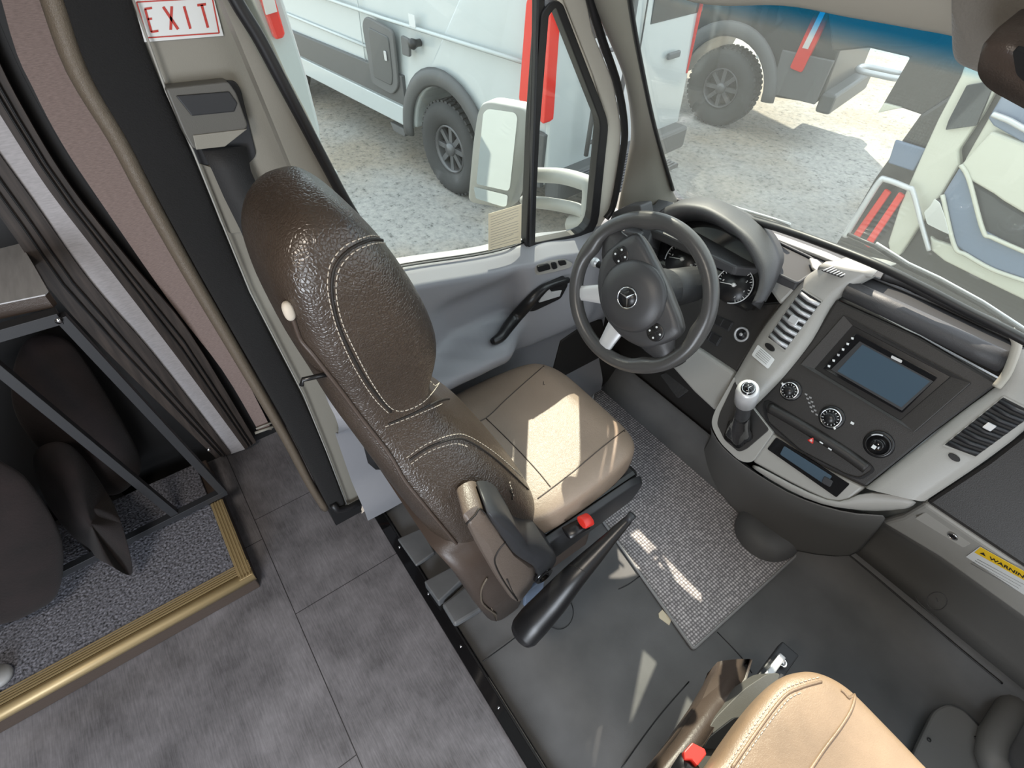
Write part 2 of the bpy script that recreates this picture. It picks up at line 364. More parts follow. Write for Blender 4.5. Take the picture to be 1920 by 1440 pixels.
def gravelmat():
    m, nt, b = newmat('gravel_asphalt'); b.inputs['Roughness'].default_value = 0.9
    g = nt.nodes.new('ShaderNodeNewGeometry'); pos = g.outputs['Position']
    n1 = nt.nodes.new('ShaderNodeTexNoise'); n1.inputs['Scale'].default_value = 22; n1.inputs['Detail'].default_value = 8; n1.inputs['Roughness'].default_value = 0.75
    n2 = nt.nodes.new('ShaderNodeTexNoise'); n2.inputs['Scale'].default_value = 0.9; n2.inputs['Detail'].default_value = 4
    nt.links.new(pos, n1.inputs[0]); nt.links.new(pos, n2.inputs[0])
    r = nt.nodes.new('ShaderNodeValToRGB'); e = r.color_ramp.elements; e[0].position = 0.34; e[0].color = (0.09, 0.087, 0.08, 1); e[1].position = 0.62; e[1].color = (0.46, 0.44, 0.41, 1)
    x = r.color_ramp.elements.new(0.44); x.color = (0.33, 0.325, 0.31, 1)
    nt.links.new(n1.outputs['Fac'], r.inputs[0])
    r2 = nt.nodes.new('ShaderNodeValToRGB'); r2.color_ramp.elements[0].position = 0.4; r2.color_ramp.elements[1].position = 0.65
    r2.color_ramp.elements[0].color = (1, 1, 1, 1); r2.color_ramp.elements[1].color = (0.88, 0.78, 0.66, 1); nt.links.new(n2.outputs['Fac'], r2.inputs[0])
    mx = nt.nodes.new('ShaderNodeMix'); mx.data_type = 'RGBA'; mx.blend_type = 'MULTIPLY'; mx.inputs[0].default_value = 1; nt.links.new(r.outputs[0], mx.inputs[6]); nt.links.new(r2.outputs[0], mx.inputs[7])
    nt.links.new(mx.outputs[2], b.inputs['Base Color'])
    bp = nt.nodes.new('ShaderNodeBump'); bp.inputs['Strength'].default_value = 0.6; bp.inputs['Distance'].default_value = 0.02; nt.links.new(n1.outputs['Fac'], bp.inputs['Height']); nt.links.new(bp.outputs[0], b.inputs['Normal'])
    return m
M['gravel'] = gravelmat()
XX, YY, ZZ = V(1, 0, 0), V(0, 1, 0), V(0, 0, 1)

# ================================================================== SETTING
g = MB(); g.grid([[V(x, y, -0.75) for x in (-40, -10, -2, 5, 30)] for y in (-30, -5, 3, 12, 60)], sm=False)
struct(g.build('ground', M['gravel']))
# living-area floor, cab floor
struct(MB().box((-0.2, -1.5, -0.011), (2.9, 3.0, 0.02)).build('floor', M['vinyl']))
fl = MB()
prof = [(0.035, -0.012), (0.3, 0), (0.9, 0.0), (1.08, 0.0), (1.15, 0.03), (1.19, 0.09), (1.20, 0.12)]
xs = [-0.98, -0.8, -0.5, -0.1, 0.3, 0.6, 1.0]
fl.grid([[V(x, y, z) for x in xs] for y, z in prof])
struct(fl.build('floor_2', M['rubber'], solid=0.006))
# bare metal channel between the strip and the seat base
struct(MB().box((-0.55, 0.065, -0.016), (0.75, 0.07, 0.01)).build('floor_channel', M['blackm']))

# walls of the cab behind and beside (door shell, right side, roof)
DWP, DWN = V(-0.85, 0, 0.9), V(1, 0, -0.10)       # plane of the driver's door frame
WSP, WSN = V(0, 1.19, 0.95), V(0, 0.65, 0.56)     # plane of the windshield
def ring(mb, outer, inner, vec, sm=False):
    n = len(outer); vec = Vector(vec)
    vs = list(outer)+list(inner)+[p+vec for p in outer]+[p+vec for p in inner]; fs = []
    for i in range(n):
        k = (i+1) % n
        fs += [[i, k, n+k, n+i], [2*n+i, 3*n+i, 3*n+k, 2*n+k], [n+i, n+k, 3*n+k, 3*n+i], [i, 2*n+i, 2*n+k, k]]
    return mb.add(vs, fs, sm)
# quarter window: gasket and glass
qin = roundpoly([(1043, 14), (1090, 136), (1127, 232), (1106, 435), (1002, 456), (1013, 240), (1030, 30)], [6, 20, 18, 34, 5, 10, 5])
qc = Vector((1075, 260))
def grow(q, d):
    out = []; n = len(q)
    for i in range(n):
        a, b = Vector(q[i-1]), Vector(q[(i+1) % n]); t = (b-a).normalized(); nn = Vector((t.y, -t.x)); p = Vector(q[i])
        if nn.dot(p-qc) < 0: nn = -nn
        out.append(tuple(p+nn*d))
    return out
mb = MB(); po, nn = outline(grow(qin, 15), DWP, DWN, 0.012); pi, _ = outline(qin, DWP, DWN, 0.012)
ring(mb, po, pi, -nn*0.03)
struct(mb.build('trim_quarter_gasket', M['seal'], bevel=0.003))
po, nn = outline(grow(qin, 3), DWP, DWN, -0.006)
struct(MB().prism(po, -nn*0.004).build('window_quarter', M['glass']))
# main door glass
wout = [(990, 464), (1006, 230), (1014, 0), (1020, -230), (300, -230), (428, -4), (520, 165), (612, 322), (700, 470), (760, 505)]
po, nn = outline(wout, DWP, DWN, -0.008)
struct(MB().prism(po, -nn*0.004).build('window_door', M['glass']))
# divider bar (dark channel) between the two panes
mb = MB(); slab([(986, 466), (1004, 464), (1011, 230), (1022, 20), (1032, -230), (1006, -230), (1002, 60), (995, 260)], DWP, DWN, 0.012, 0.008, mb)
struct(mb.build('trim_divider', M['seal'], bevel=0.004))
mb = MB(); slab([(993, 462), (996, 462), (1009, 100), (1016, -230), (1012, -230), (1004, 100)], DWP, DWN, 0.01, 0.018, mb)
struct(mb.build('trim_divider_edge', M['frame'], bevel=0.001))
# rear seal of the door glass and the painted door frame around
mb = MB(); mb.tube(path_px([(410, -60), (448, 10), (485, 70), (530, 155), (575, 240), (612, 310), (650, 380), (700, 462)], DWP, DWN, 0.002), (0.011, 0.011), 8)
struct(mb.build('trim_rear_seal', M['seal']))
mb = MB(); slab([(620, 318), (700, 462), (712, 500), (590, 420), (500, 200), (400, -40), (420, -40)], DWP, DWN, 0.04, -0.012, mb)
struct(mb.build('wall_door_rear', M['pillar']))
# cream painted strip between gasket and door seal, and the body seal along the pillar
mb = MB(); slab([(1085, -80), (1112, 60), (1150, 150), (1166, 238), (1160, 320), (1142, 400), (1108, 452), (1096, 444), (1119, 388), (1140, 235), (1112, 140), (1058, 4), (1030, -80)], DWP, DWN, 0.04, -0.002, mb)
struct(mb.build('wall_door_front', M['cream'], bevel=0.004))
mb = MB(); mb.tube(path_px([(1096, -40), (1124, 60), (1158, 160), (1171, 240), (1166, 300), (1150, 385), (1136, 410)], DWP, DWN, 0.006), (0.013, 0.010), 8)
struct(mb.build('trim_pillar_seal', M['seal']))
# A pillar inner trim, curved between door seal and windshield
Lq = [(1086, -90), (1112, 0), (1136, 60), (1172, 150), (1184, 240), (1176, 300), (1160, 380), (1156, 410)]
Rq = [(1160, -90), (1180, 0), (1192, 60), (1208, 150), (1230, 240), (1244, 300), (1262, 358), (1278, 384)]
La, _ = outline(Lq, DWP, DWN, 0.006); Ra, _ = outline(Rq, WSP, WSN, 0.004)
La = catmull(La, 4); Ra = catmull(Ra, 4); rows = []
for a, b in zip(La, Ra):
    m_ = (a+b)/2; bul = (CAM-m_).normalized()*0.022
    rows.append([a + bul*-0.5] + [a.lerp(b, t) + bul*math.sin(PI*t)*1.2 for t in (0.08, 0.3, 0.55, 0.75, 0.93)] + [b])
mb = MB(); mb.grid(rows); struct(mb.build('wall_pillar_front', M['pillar'], solid=0.006, subd=1))
# windshield
wsq = [(1176, -60), (1182, 0), (1198, 90), (1230, 240), (1262, 352), (1290, 382), (1400, 412), (1550, 462), (1700, 528), (1930, 645), (2150, 775), (2300, 330), (1930, 90), (1815, 52), (1560, 8), (1310, -4)]
po, nn = outline(wsq, WSP, WSN, 0)
ws = MB().prism(po, -nn*0.005)
lo = min(p.z for p in ws.v); hi = max(p.z for p in ws.v)
wtop = PP((1560, 8), WSP, WSN).z; 
M['ws'] = glassmat('windshield_glass', (0.95, 0.985, 0.97), haze=0.022, band=(wtop-0.052-lo, wtop-0.018-lo, (0.05, 0.52, 0.86)))
struct(ws.build('window_windshield', M['ws']))
for v_ in bpy.data.objects['window_windshield'].data.vertices: pass
# black ceramic edge + seal along the windshield base
mb = MB(); mb.tube(path_px([(1250, 358), (1268, 376), (1330, 392), (1430, 419), (1480, 434), (1550, 459), (1645, 497), (1730, 539), (1810, 581), (1920, 637), (2100, 740)], WSP, WSN, 0.006), (0.011, 0.010), 8)
struct(mb.build('trim_windshield_base', M['seal']))
mb = MB(); mb.tube(path_px([(1178, -20), (1196, 90), (1228, 240), (1262, 356)], WSP, WSN, 0.006), (0.006, 0.006), 6)
struct(mb.build('trim_windshield_side', M['seal']))
# header and headliner above the windshield
hdr = path_px([(1150, -70), (1310, -8), (1480, -4), (1600, 16), (1720, 36), (1830, 58), (1990, 120), (2300, 330)], WSP, WSN, 0.01, 5)
rows = []
for off in ((0, 0, 0), (0, -0.010, -0.006), (0, -0.024, 0.0), (0, -0.034, 0.022), (0, -0.038, 0.04), (0, -0.05, 0.07), (0, -0.06, 0.14), (0, -0.09, 0.30)):
    rows.append([p + V(*off) for p in hdr])
mb = MB(); mb.grid(rows[:5]); struct(mb.build('trim_header', M['headcream'], solid=0.004))
mb = MB(); mb.grid(rows[4:]); struct(mb.build('ceiling_cab', M['headliner'], solid=0.004))
struct(MB().box((-0.84, 0.42, 1.89), (0.04, 1.2, 0.42)).build('wall_over_door', M['headliner']))
struct(MB().box((0.05, -1.45, 2.13), (3.1, 3.1, 0.05)).build('ceiling', M['headliner']))
struct(MB().box((0.05, 0.35, 2.10), (2.3, 0.7, 0.05)).build('ceiling_roof', M['vanwhite']))
# right side and back of the living area (behind the camera), with the open side door
struct(MB().box((1.25, -0.20, 1.05), (0.05, 0.9, 2.2)).box((1.25, -2.5, 1.05), (0.05, 1.0, 2.2)).box((1.25, -1.3, 2.0), (0.05, 1.4, 0.2)).build('wall_right', M['headliner']))
struct(MB().box((0, -3.0, 1.05), (3.1, 0.05, 2.2)).build('wall_back', M['headliner']))
struct(MB().box((-1.52, -1.6, 1.05), (0.05, 2.8, 2.2)).build('wall_left', M['blackm']))
struct(MB().box((-1.60, -3.2, 1.0), (0.05, 6.2, 3.1)).box((-1.27, -0.02, 1.1), (0.66, 0.02, 3.0)).build('wall_outer_skin', M['vanwhite']))
mb = MB(); prf = [(1.235, .88), (1.5, .72), (1.92, .46), (2.02, .2), (2.02, -.45), (1.235, -.45)]
mb.prism([V(-0.98, y, z) for y, z in prf], V(1.98, 0, 0)); struct(mb.build('wall_bonnet', M['vanwhite'], bevel=.03))
struct(MB().box((-0.935, 1.14, 0.38), (0.09, 0.20, 0.98)).box((1.0, 1.22, 0.38), (0.06, 0.2, 0.98)).build('wall_fender', M['dash']))
# passenger door lower wall and footwell side
struct(MB().box((0.99, 0.6, 0.42), (0.04, 1.25, 0.95)).build('wall_passenger_door', M['door']))

struct(MB().box((-1.22, -0.06, 0.85), (0.60, 0.05, 2.7)).build('wall_house_front', M['blackm']))
# ------------------------------------------------------------------ driver's door inner panel
def belt(y): return 0.90 + 0.075*smooth((0.62-y)/0.5) - 0.035*smooth((y-0.66)/0.2)
def doorx(y, z):
    x = -0.806 - 0.015*smooth((0.62-z)/0.2)
    b_ = belt(y); x -= 0.048*max(0, min(1, (z-(b_-0.026))/0.026))
    # top ledge rolls outwards towards the glass
    # armrest shelf, bulging inwards
    fy = smooth((y+0.1)/0.15)*(1-smooth((y-0.47)/0.16))
    x += 0.095*fy*smooth((0.685-z)/0.03)*(1-smooth((0.63-z)/0.09)*0.95)
    # scoop above the armrest
    x -= 0.042*smooth((y-0.25)/0.12)*(1-smooth((y-0.56)/0.05))*smooth((z-0.67)/0.03)*(1-smooth((z-0.79)/0.08))
    # raised field behind the pull handle
    x += 0.018*smooth((y-0.56)/0.08)*(1-smooth((y-0.88)/0.08))*smooth((z-0.50)/0.06)
    # below the crease the panel drops away
    cz = 0.555 - 0.06*smooth((y-0.6)/0.45)
    x -= 0.045*smooth((cz-z)/0.06)
    x += 0.05*smooth((0.25-z)/0.15)
    return x
rows = []
for i in range(0, 61):
    y = -0.04 + 1.10*i/60; b = belt(y); row = []
    for k in range(0, 56):
        z = 0.06 + (b-0.026-0.06)*k/49 if k < 50 else b-0.026+0.026*(k-49)/6; row.append(V(doorx(y, z), y, z))
    xe = doorx(y, b); row[-1] = V(xe-0.004, y, b); row += [V(xe-0.012, y, b+0.004), V(xe-0.05, y, b+0.006)]
    rows.append(row)
mb = MB(); mb.grid(rows)
dp = struct(mb.build('door_1', M['door']))
# thin seam lines along the glass foot
mb = MB(); mb.tube([V(-0.858, y, belt(y)+0.0065) for y in [0.0+0.66*i/20 for i in range(21)]], 0.0022, 6)
mb.tube([V(-0.868, y, belt(y)+0.0075) for y in [0.0+0.66*i/20 for i in range(21)]], 0.0022, 6)
struct(mb.build('trim_window_foot', M['seal']))
# pull handle
hp = [hit(q, dp, 0.012)[0] for q in ((922, 645), (938, 636), (952, 616), (972, 588), (992, 562), (1006, 545), (1022, 533), (1048, 524), (1060, 522))]
mb = MB(); mb.tube(catmull(hp, 6), lambda t: (0.010+0.010*math.sin(PI*min(1, t*1.3))**0.7, 0.012), 10)
hd = mb.build('pull_handle', M['black'], dp)
q = roundpoly([(990, 566), (1012, 536), (1062, 520), (1066, 534), (1052, 560), (1000, 585), (986, 584)], 6)
def onto(q, o, th, lift, mb=None):
    mb = mb or MB(); hs = [hit(a, o, 0) for a in q]; c = sum((h[0] for h in hs), V(0, 0, 0))/len(hs); n = sum((h[1] for h in hs), V(0, 0, 0)).normalized()
    pts = [PP(a, c+n*lift, n) for a in q]; mb.prism(pts, -n*th); return mb, c, n
mb, c, n = onto(q, dp, 0.02, 0.008); mb.build('handle_bezel', M['black'], dp, bevel=0.002)
mb, c, n = onto([(1011, 568), (1021, 540), (1027, 537), (1035, 548), (1054, 544), (1050, 556)], dp, 0.006, 0.014); hl = mb.build('release_lever', M['silver'], dp, bevel=0.002); hl['label'] = 'grey release lever'
# switch pack
mb, c, n = onto(roundpoly([(1002, 508), (1006, 496), (1030, 489), (1058, 486), (1075, 494), (1070, 502), (1040, 510), (1006, 517)], 4), dp, 0.01, 0.003); sw = mb.build('switch_panel', M['grey'], dp, bevel=0.001)
for nm, qq in (('mirror_control', [(1047, 490), (1060, 488), (1063, 496), (1050, 499)]), ('window_switch', [(1034, 494), (1043, 492), (1046, 503), (1037, 506)]), ('grip_recess', [(1008, 500), (1030, 495), (1033, 505), (1010, 511)])):
    mb, c, n = onto(roundpoly(qq, 3), dp, 0.006, 0.008); mb.build(nm, M['black'], sw, bevel=0.001)
# sticker on the glass
t = empty('window_sticker', PP((945, 425), DWP, DWN), 'yellowed paper notice stuck on the lower front corner of the driver window', 'sticker')
slab([(916, 401), (978, 383), (977, 455), (916, 470)], DWP, DWN, 0.0008, 0.002).build('paper', M['paper'], t)
mb = MB()
for i in range(13):
    f_ = 0.06+0.072*i; a = V(918, 403+66*f_, 0); b = V(975-(12 if i in (4, 10) else 3), 386+69*f_ - 1, 0)
    slab([(a.x+2, a.y), (b.x, b.y), (b.x, b.y+0.7), (a.x+2, a.y+0.7)], DWP, DWN, 0.0004, 0.0026, mb)
mb.build('print', M['headcream'], t)

# ------------------------------------------------------------------ B pillar, felt-lined partition edge, house wall strips
BX = -0.885
mb = MB(); slab([(392, -60), (432, 0), (500, 150), (590, 300), (700, 480), (760, 560), (820, 700), (800, 900), (720, 935), (640, 960), (570, 800), (440, 520), (300, 160), (225, 0), (215, -60)], (BX, 0, 0), (1, 0, 0), 0.05, 0, mb)
struct(mb.build('wall_pillar_rear', M['pillar'], bevel=0.01))
mb = MB(); mb.tube([PX(*q, BX) for q in ((440, -40), (470, 30), (520, 140), (560, 215), (600, 300), (640, 370))], 0.016, 10)
struct(mb.build('trim_pillar_rear_roll', M['pillar']))
# seat belt height slider
bt = empty('belt_guide', PX(400, 215, BX), 'grey shoulder belt guide cover on the rear door pillar, below the EXIT sign', 'belt guide')
slab(roundpoly([(305, 164), (440, 150), (452, 168), (482, 292), (462, 312), (376, 310), (352, 280)], [10, 10, 8, 10, 10, 8, 10]), (BX, 0, 0), (1, 0, 0), 0.004, 0.004).build('recess_plate', M['frame'], bt, bevel=0.003)
sl = MB(); slab(roundpoly([(310, 166), (428, 153), (444, 176), (466, 238), (420, 276), (362, 280), (345, 250)], [6, 8, 6, 8, 4, 8, 6]), (BX, 0, 0), (1, 0, 0), 0.028, 0.030, sl)
slo = sl.build('slider_cover', M['guide'], bt, bevel=0.007, seg=3)
slab([(330, 180), (430, 172), (446, 194), (440, 210), (360, 218)], (BX+0.03, 0, 0), (1, 0, 0), 0.004, 0.003).build('slider_button', M['frame'], slo, bevel=0.003)
slab([(362, 254), (464, 242), (422, 275), (368, 281)], (BX+0.03, 0, 0), (1, 0, 0), 0.003, 0.0025).build('belt_mouth', M['pillar'], slo, bevel=0.001)
mb = MB(); mb.grid([[PX(a, y_, BX+dx) , PX(b, y_, BX+dx)] for a, b, y_, dx in ((375, 462, 275, .012), (398, 470, 320, .02), (420, 492, 370, .03), (450, 540, 430, .045), (480, 600, 500, .05))])
o = tag(mb.build('seat_belt', M['belt'], solid=0.002), 'black seat belt webbing hanging down the rear door pillar', 'seat belt')
# raised lower pillar field
mb = MB(); slab(roundpoly([(372, 306), (410, 318), (470, 330), (520, 420), (520, 432), (430, 438), (414, 420), (392, 360)], 5), (BX, 0, 0), (1, 0, 0), 0.004, 0.006, mb)
struct(mb.build('trim_pillar_field', M['pillar'], bevel=0.003))
# EXIT sign
ex = empty('exit_sign', PX(335, 40, BX+0.003), 'white EXIT sign with red letters on the rear door pillar', 'sign')
slab([(248, -6), (398, -14), (419, 67), (271, 79)], (BX+0.002, 0, 0), (1, 0, 0), 0.002, 0.003).build('sign_plate', M['label'], ex)
ep = BX+0.0055
mb = MB()
def ln(a, b, w, x=ep):
    a = Vector(a); b = Vector(b); d = (b-a).normalized(); p = Vector((-d.y, d.x))*w/2
    slab([tuple(a+p), tuple(b+p), tuple(b-p), tuple(a-p)], (x, 0, 0), (1, 0, 0), 0.0005, 0.0003, mb)
for a, b in (((256, 4), (398, -4)), ((398, -4), (411, 62)), ((411, 62), (276, 71)), ((276, 71), (256, 4))): ln(a, b, 2.4)
for a, b in (((272, 17), (284, 60)), ((271, 17), (285, 15)), ((277, 36), (285, 35)), ((283, 60), (297, 58))): ln(a, b, 4.2)          # E
for a, b in (((306, 13), (334, 55)), ((322, 12), (320, 56))): ln(a, b, 5)                                                          # X
ln((345, 12), (357, 54), 4.6)                                                                                                      # I
for a, b in (((370, 10), (386, 8)), ((378, 9), (390, 52))): ln(a, b, 4.6)                                                          # T
mb.build('exit_lettering', M['redprint'], ex)
# black felt band and its beige piping
Lf = [(95, -40), (110, 0), (157, 133), (200, 215), (233, 257), (290, 367), (373, 513), (450, 647), (547, 813), (590, 900), (616, 956)]
Rf = [(238, -40), (247, 0), (270, 80), (310, 173), (360, 283), (407, 400), (467, 547), (520, 655), (567, 740), (613, 850), (652, 956)]
rows = []
for a, b in zip(Lf, Rf):
    pa = PX(*a, -0.87); pb = PX(*b, -0.872); rows.append([pa+V(-0.03, 0, 0), pa, pa.lerp(pb, .3)+V(.006, 0, 0), pa.lerp(pb, .7)+V(.006, 0, 0), pb, pb+V(-0.03, 0, 0)])
mb = MB(); mb.grid(rows); struct(mb.build('wall_partition_felt', M['felt'], solid=0.004, subd=2))
mb = MB(); mb.tube(catmull([PX(*a, -0.884) for a in ((86, -40), (99, 0), (146, 133), (222, 262), (279, 372), (360, 518), (437, 650), (532, 813), (580, 905), (608, 950))], 4), lambda t: (0.013+0.003*(1-t), 0.022), 12, flat=(1, 0, 0))
struct(mb.build('trim_partition_piping', M['piping']))
mb = MB(); mb.tube([PX(*a, -0.868) for a in ((250, 0), (312, 173), (362, 283), (409, 400), (469, 547), (569, 740), (614, 850), (652, 950))], 0.002, 6)
struct(mb.build('trim_felt_edge', M['grey']))
struct(MB().box((-0.96, -0.085, 0.9), (0.12, 0.10, 1.8)).build('wall_partition', M['blackm']))
# dark foot under partition
mb = MB(); mb.tube([PX(*a, -0.86) for a in ((624, 946), (632, 956), (655, 952), (688, 934))], 0.012, 8)
struct(mb.build('trim_partition_foot', M['seal']))
def strip(name, L, R, x, m, th=0.02):
    rows = []; L = [tuple(p.to_2d()) for p in catmull([V(a, b, 0) for a, b in L], 4)]; R = [tuple(p.to_2d()) for p in catmull([V(a, b, 0) for a, b in R], 4)]
    for a, b in zip(L, R):
        pa, pb = PX(*a, x), PX(*b, x); rows.append([pa+V(-th, 0, 0), pa, pb, pb+V(-th, 0, 0)])
    mb = MB(); mb.grid(rows, sm=False); return struct(mb.build(name, m, solid=0.003))
pinkL = [(-60, -260), (20, 60), (64, 167), (117, 268), (192, 382), (320, 567), (417, 693), (484, 806)]
pinkR = [(60, -260), (99, 60), (150, 167), (214, 272), (283, 380), (390, 567), (452, 693), (509, 806)]
strip('wall_woven_panel', pinkL, pinkR, -1.43, M['pink'])
mb = MB(); mb.tube([PX(*q, -1.42) for q in ((478, 812), (512, 800))], 0.006, 6); mb.tube([PX(*q, -1.42) for q in ((480, 804), (510, 792))], 0.004, 6)
struct(mb.build('baseboard_panel', M['headcream']))
dkR = [(-60, -20), (0, 123), (54, 225), (106, 312), (163, 392), (260, 511), (353, 622), (480, 829)]
dkM = [(-110, 20), (-54, 130), (0, 213), (60, 308), (110, 380), (213, 513), (333, 670), (460, 842)]
whL = [(-170, 60), (-110, 150), (-52, 222), (0, 293), (63, 380), (167, 527), (283, 660), (433, 851)]
lfL = [(-220, 100), (-150, 210), (-80, 310), (-30, 365), (30, 447), (93, 540), (200, 658), (405, 858)]
strip('painted_shadow_strip', dkR, [(a[0]+(30 if i < 5 else 46), a[1]-6) for i, a in enumerate(dkR)], -1.45, M['blackm'])  # black strip painted in for the shadow between wood trim and woven panel
strip('trim_1', dkM, dkR, -1.40, M['wooddk'])
strip('trim_2', whL, dkM, -1.405, M['white_trim'])
strip('trim_3', lfL, whL, -1.395, M['wooddk'])
for d0 in (0.35, 0.6):       # reeded lines on the two wood trims
    mb = MB(); mb.tube([PX(*Vector(a).lerp(Vector(b), d0), -1.392) for a, b in zip(dkM, dkR)], 0.0022, 5); struct(mb.build('trim_groove_a', M['blackm']))
    mb = MB(); mb.tube([PX(*Vector(a).lerp(Vector(b), d0), -1.387) for a, b in zip(lfL, whL)], 0.0022, 5); struct(mb.build('trim_groove_b', M['blackm']))
struct(MB().box((-1.48, -0.42, 0.9), (0.06, 0.6, 1.8)).build('wall_left_front', M['blackm']))

# ================================================================== VEHICLES OUTSIDE
def vehicle(name, org, rd, white, label, flip=1):
    """Van whose side faces the cab; local u along the side towards its rear, h height above ground, w depth away from us."""
    org = V(*org); r = V(rd[0], rd[1], 0).normalized(); w = V(-r.y, r.x, 0)
    def L(u, h, d=0): return org + r*u + ZZ*h + w*d
    root = empty(name, org, label[0], label[1], None)
    body_m = M['vanwhite'] if white else M['vandark']; low_m = M['vangrey'] if white else M['cladd']
    U0 = -0.14 if white else 0.0
    side = []
    side += [(1.10, 0.50), (1.14, 0.62), (1.13, 1.0)] + ([(1.10, 1.75)] if white else [])
    side += ([(1.05, 2.45), (0.9, 2.72), (-3.6, 2.72)] if white else [(1.14, 1.50), (-1.6, 1.50), (-1.7, 2.5), (-3.4, 2.5)])
    side += [(-4.3, 1.7), (-5.2, 1.35), (-5.4, 0.9), (-5.35, 0.45)]
    arch = [(U0-0.52*math.cos(a), 0.42+0.52*math.sin(a)) for a in [PI*k/14 for k in range(15)]]
    poly = side + [(U0-0.52, 0.45)] + arch[1:-1] + [(U0+0.52, 0.45)]
    rings = []
    cz = [(0, 0, 1), (0.03, 0, 1)]
    def tumble(h): return 0.0 if h < 1.1 else 0.13*((h-1.1)/1.6)**1.5
    mb = MB(); front = [L(u, h, tumble(h)+0.02) for u, h in poly]; WD = 1.78 if white else 1.25; back = [L(u, h, WD-tumble(h)) for u, h in poly]
    n = len(poly); vs = front+back; fs = [list(range(n)), list(range(2*n-1, n-1, -1))] + [[i, i+n, (i+1) % n+n, (i+1) % n] for i in range(n)]
    mb.add(vs, fs); mb.build('body', body_m, root, bevel=0.03, seg=3)
    # lower cladding band (parts raised off the side)
    mb = MB()
    def plate(q, th, lift, m=None):
        b = m or MB(); b.prism([L(u, h, -lift) for u, h in q], w*th); return b
    plate([(-5.3, 0.64), (U0-0.60, 0.64), (U0-0.62, 0.90), (-5.3, 0.84)], 0.05, 0.012, mb); plate([(U0+0.60, 0.50), (1.10, 0.50), (1.12, 0.92), (U0+0.58, 0.92)], 0.05, 0.012, mb)
    mb.build('side_cladding', low_m, root, bevel=0.008)
    mb = MB(); plate([(-5.3, 0.44), (U0-0.56, 0.44), (U0-0.60, 0.62), (-5.3, 0.62)], 0.05, 0.006, mb); mb.build('sill', body_m if white else low_m, root, bevel=0.01)
    mb = MB(); mb.tube([L(U0-0.60*math.cos(a), 0.42+0.60*math.sin(a), -0.01) for a in [PI*(k-0.3)/18.6 for k in range(20)]], (0.075, 0.035), 8, flat=tuple(w)); mb.build('arch_flare', low_m if white else M['cladd'], root)
    # swage lines
    mb = MB(); mb.tube([L(u, 1.33+0.02*math.sin(u), 0.012) for u in (-5, -4, -3, -2, -1, 0, 0.9)], 0.016, 6); mb.tube([L(u, 1.02, 0.016) for u in (-5, -4, -3, -2, -1.3)], 0.014, 6)
    mb.tube([L(-1.42, h, 0.014+tumble(h)) for h in (0.65, 1.1, 1.6, 2.2, 2.6)], 0.006, 6)
    mb.build('body_crease', body_m, root)
    # wheel
    for uu, k in ((U0, 0), (-3.75, 1)):
        c = L(uu, 0.41, 0.02); mb = MB(); prof = [(0.20, 0.05), (0.23, 0.0), (0.30, -0.035), (0.365, -0.03), (0.405, 0.0), (0.41, 0.05), (0.41, 0.20), (0.38, 0.27), (0.2, 0.27)]
        mb.lathe(prof, c, w, 40, cap=False)
        for j in range(44):
            a = 2*PI*j/44
            for d_, o_ in ((0.03, 0), (0.10, PI/44), (0.17, 0)):
                p = c + (r*math.cos(a+o_) + ZZ*math.sin(a+o_))*0.413 + w*(d_)
                mb.box(p, (0.035, 0.055, 0.018), Matrix((r, w, ZZ)).transposed() @ Matrix.Rotation(-(a+o_)+PI/2, 3, 'Y'))
        ty = mb.build('tyre', M['tyre'], root)
        mb = MB(); mb.lathe([(0.19, 0.095), (0.19, 0.10), (0.001, 0.11)], c, w, 32); mb.build('wheel_disc', M['blackm'], ty)
        mb = MB(); mb.lathe([(0.215, 0.02), (0.205, 0.0), (0.195, 0.03), (0.19, 0.09)], c, w, 32, cap=False)
        for j in range(8):
            a = 2*PI*j/8; p = c + (r*math.cos(a)+ZZ*math.sin(a))*0.12 + w*0.045
            mb.box(p, (0.16, 0.03, 0.045), Matrix((r, w, ZZ)).transposed() @ Matrix.Rotation(-a, 3, 'Y'))
        mb.lathe([(0.001, -0.005), (0.055, 0.0), (0.062, 0.04), (0.062, 0.1)], c, w, 20); rm = mb.build('wheel_rim', M['rimdk'], ty)
    # lamp, bumper, ladder
    mb = MB(); plate(roundpoly([(0.85, 1.10), (1.13, 1.0), (1.13, 1.80), (1.00, 1.86), (0.90, 1.72)], 0.03) if white else roundpoly([(0.72, 0.78), (0.86, 0.76), (0.94, 1.45), (0.80, 1.48)], 0.03), 0.10, 0.03, mb); tl = mb.build('tail_lamp', M['tail'], root, bevel=0.008); tl['label'] = 'red tail lamp'
    mb = MB(); plate([(1.02, 1.20), (1.08, 1.20), (1.10, 1.46), (1.05, 1.46)] if white else [(0.78, 0.98), (0.84, 0.98), (0.88, 1.30), (0.83, 1.30)], 0.02, 0.036, mb); mb.build('reversing_lens', M['clear'], tl)
    mb = MB(); mb.box(L(1.19, 0.52, WD/2), (0.16, WD-.05, 0.20), Matrix((r, w, ZZ)).transposed()); mb.build('rear_bumper', M['vangrey'], root, bevel=0.03)
    return root, L, r, w, plate
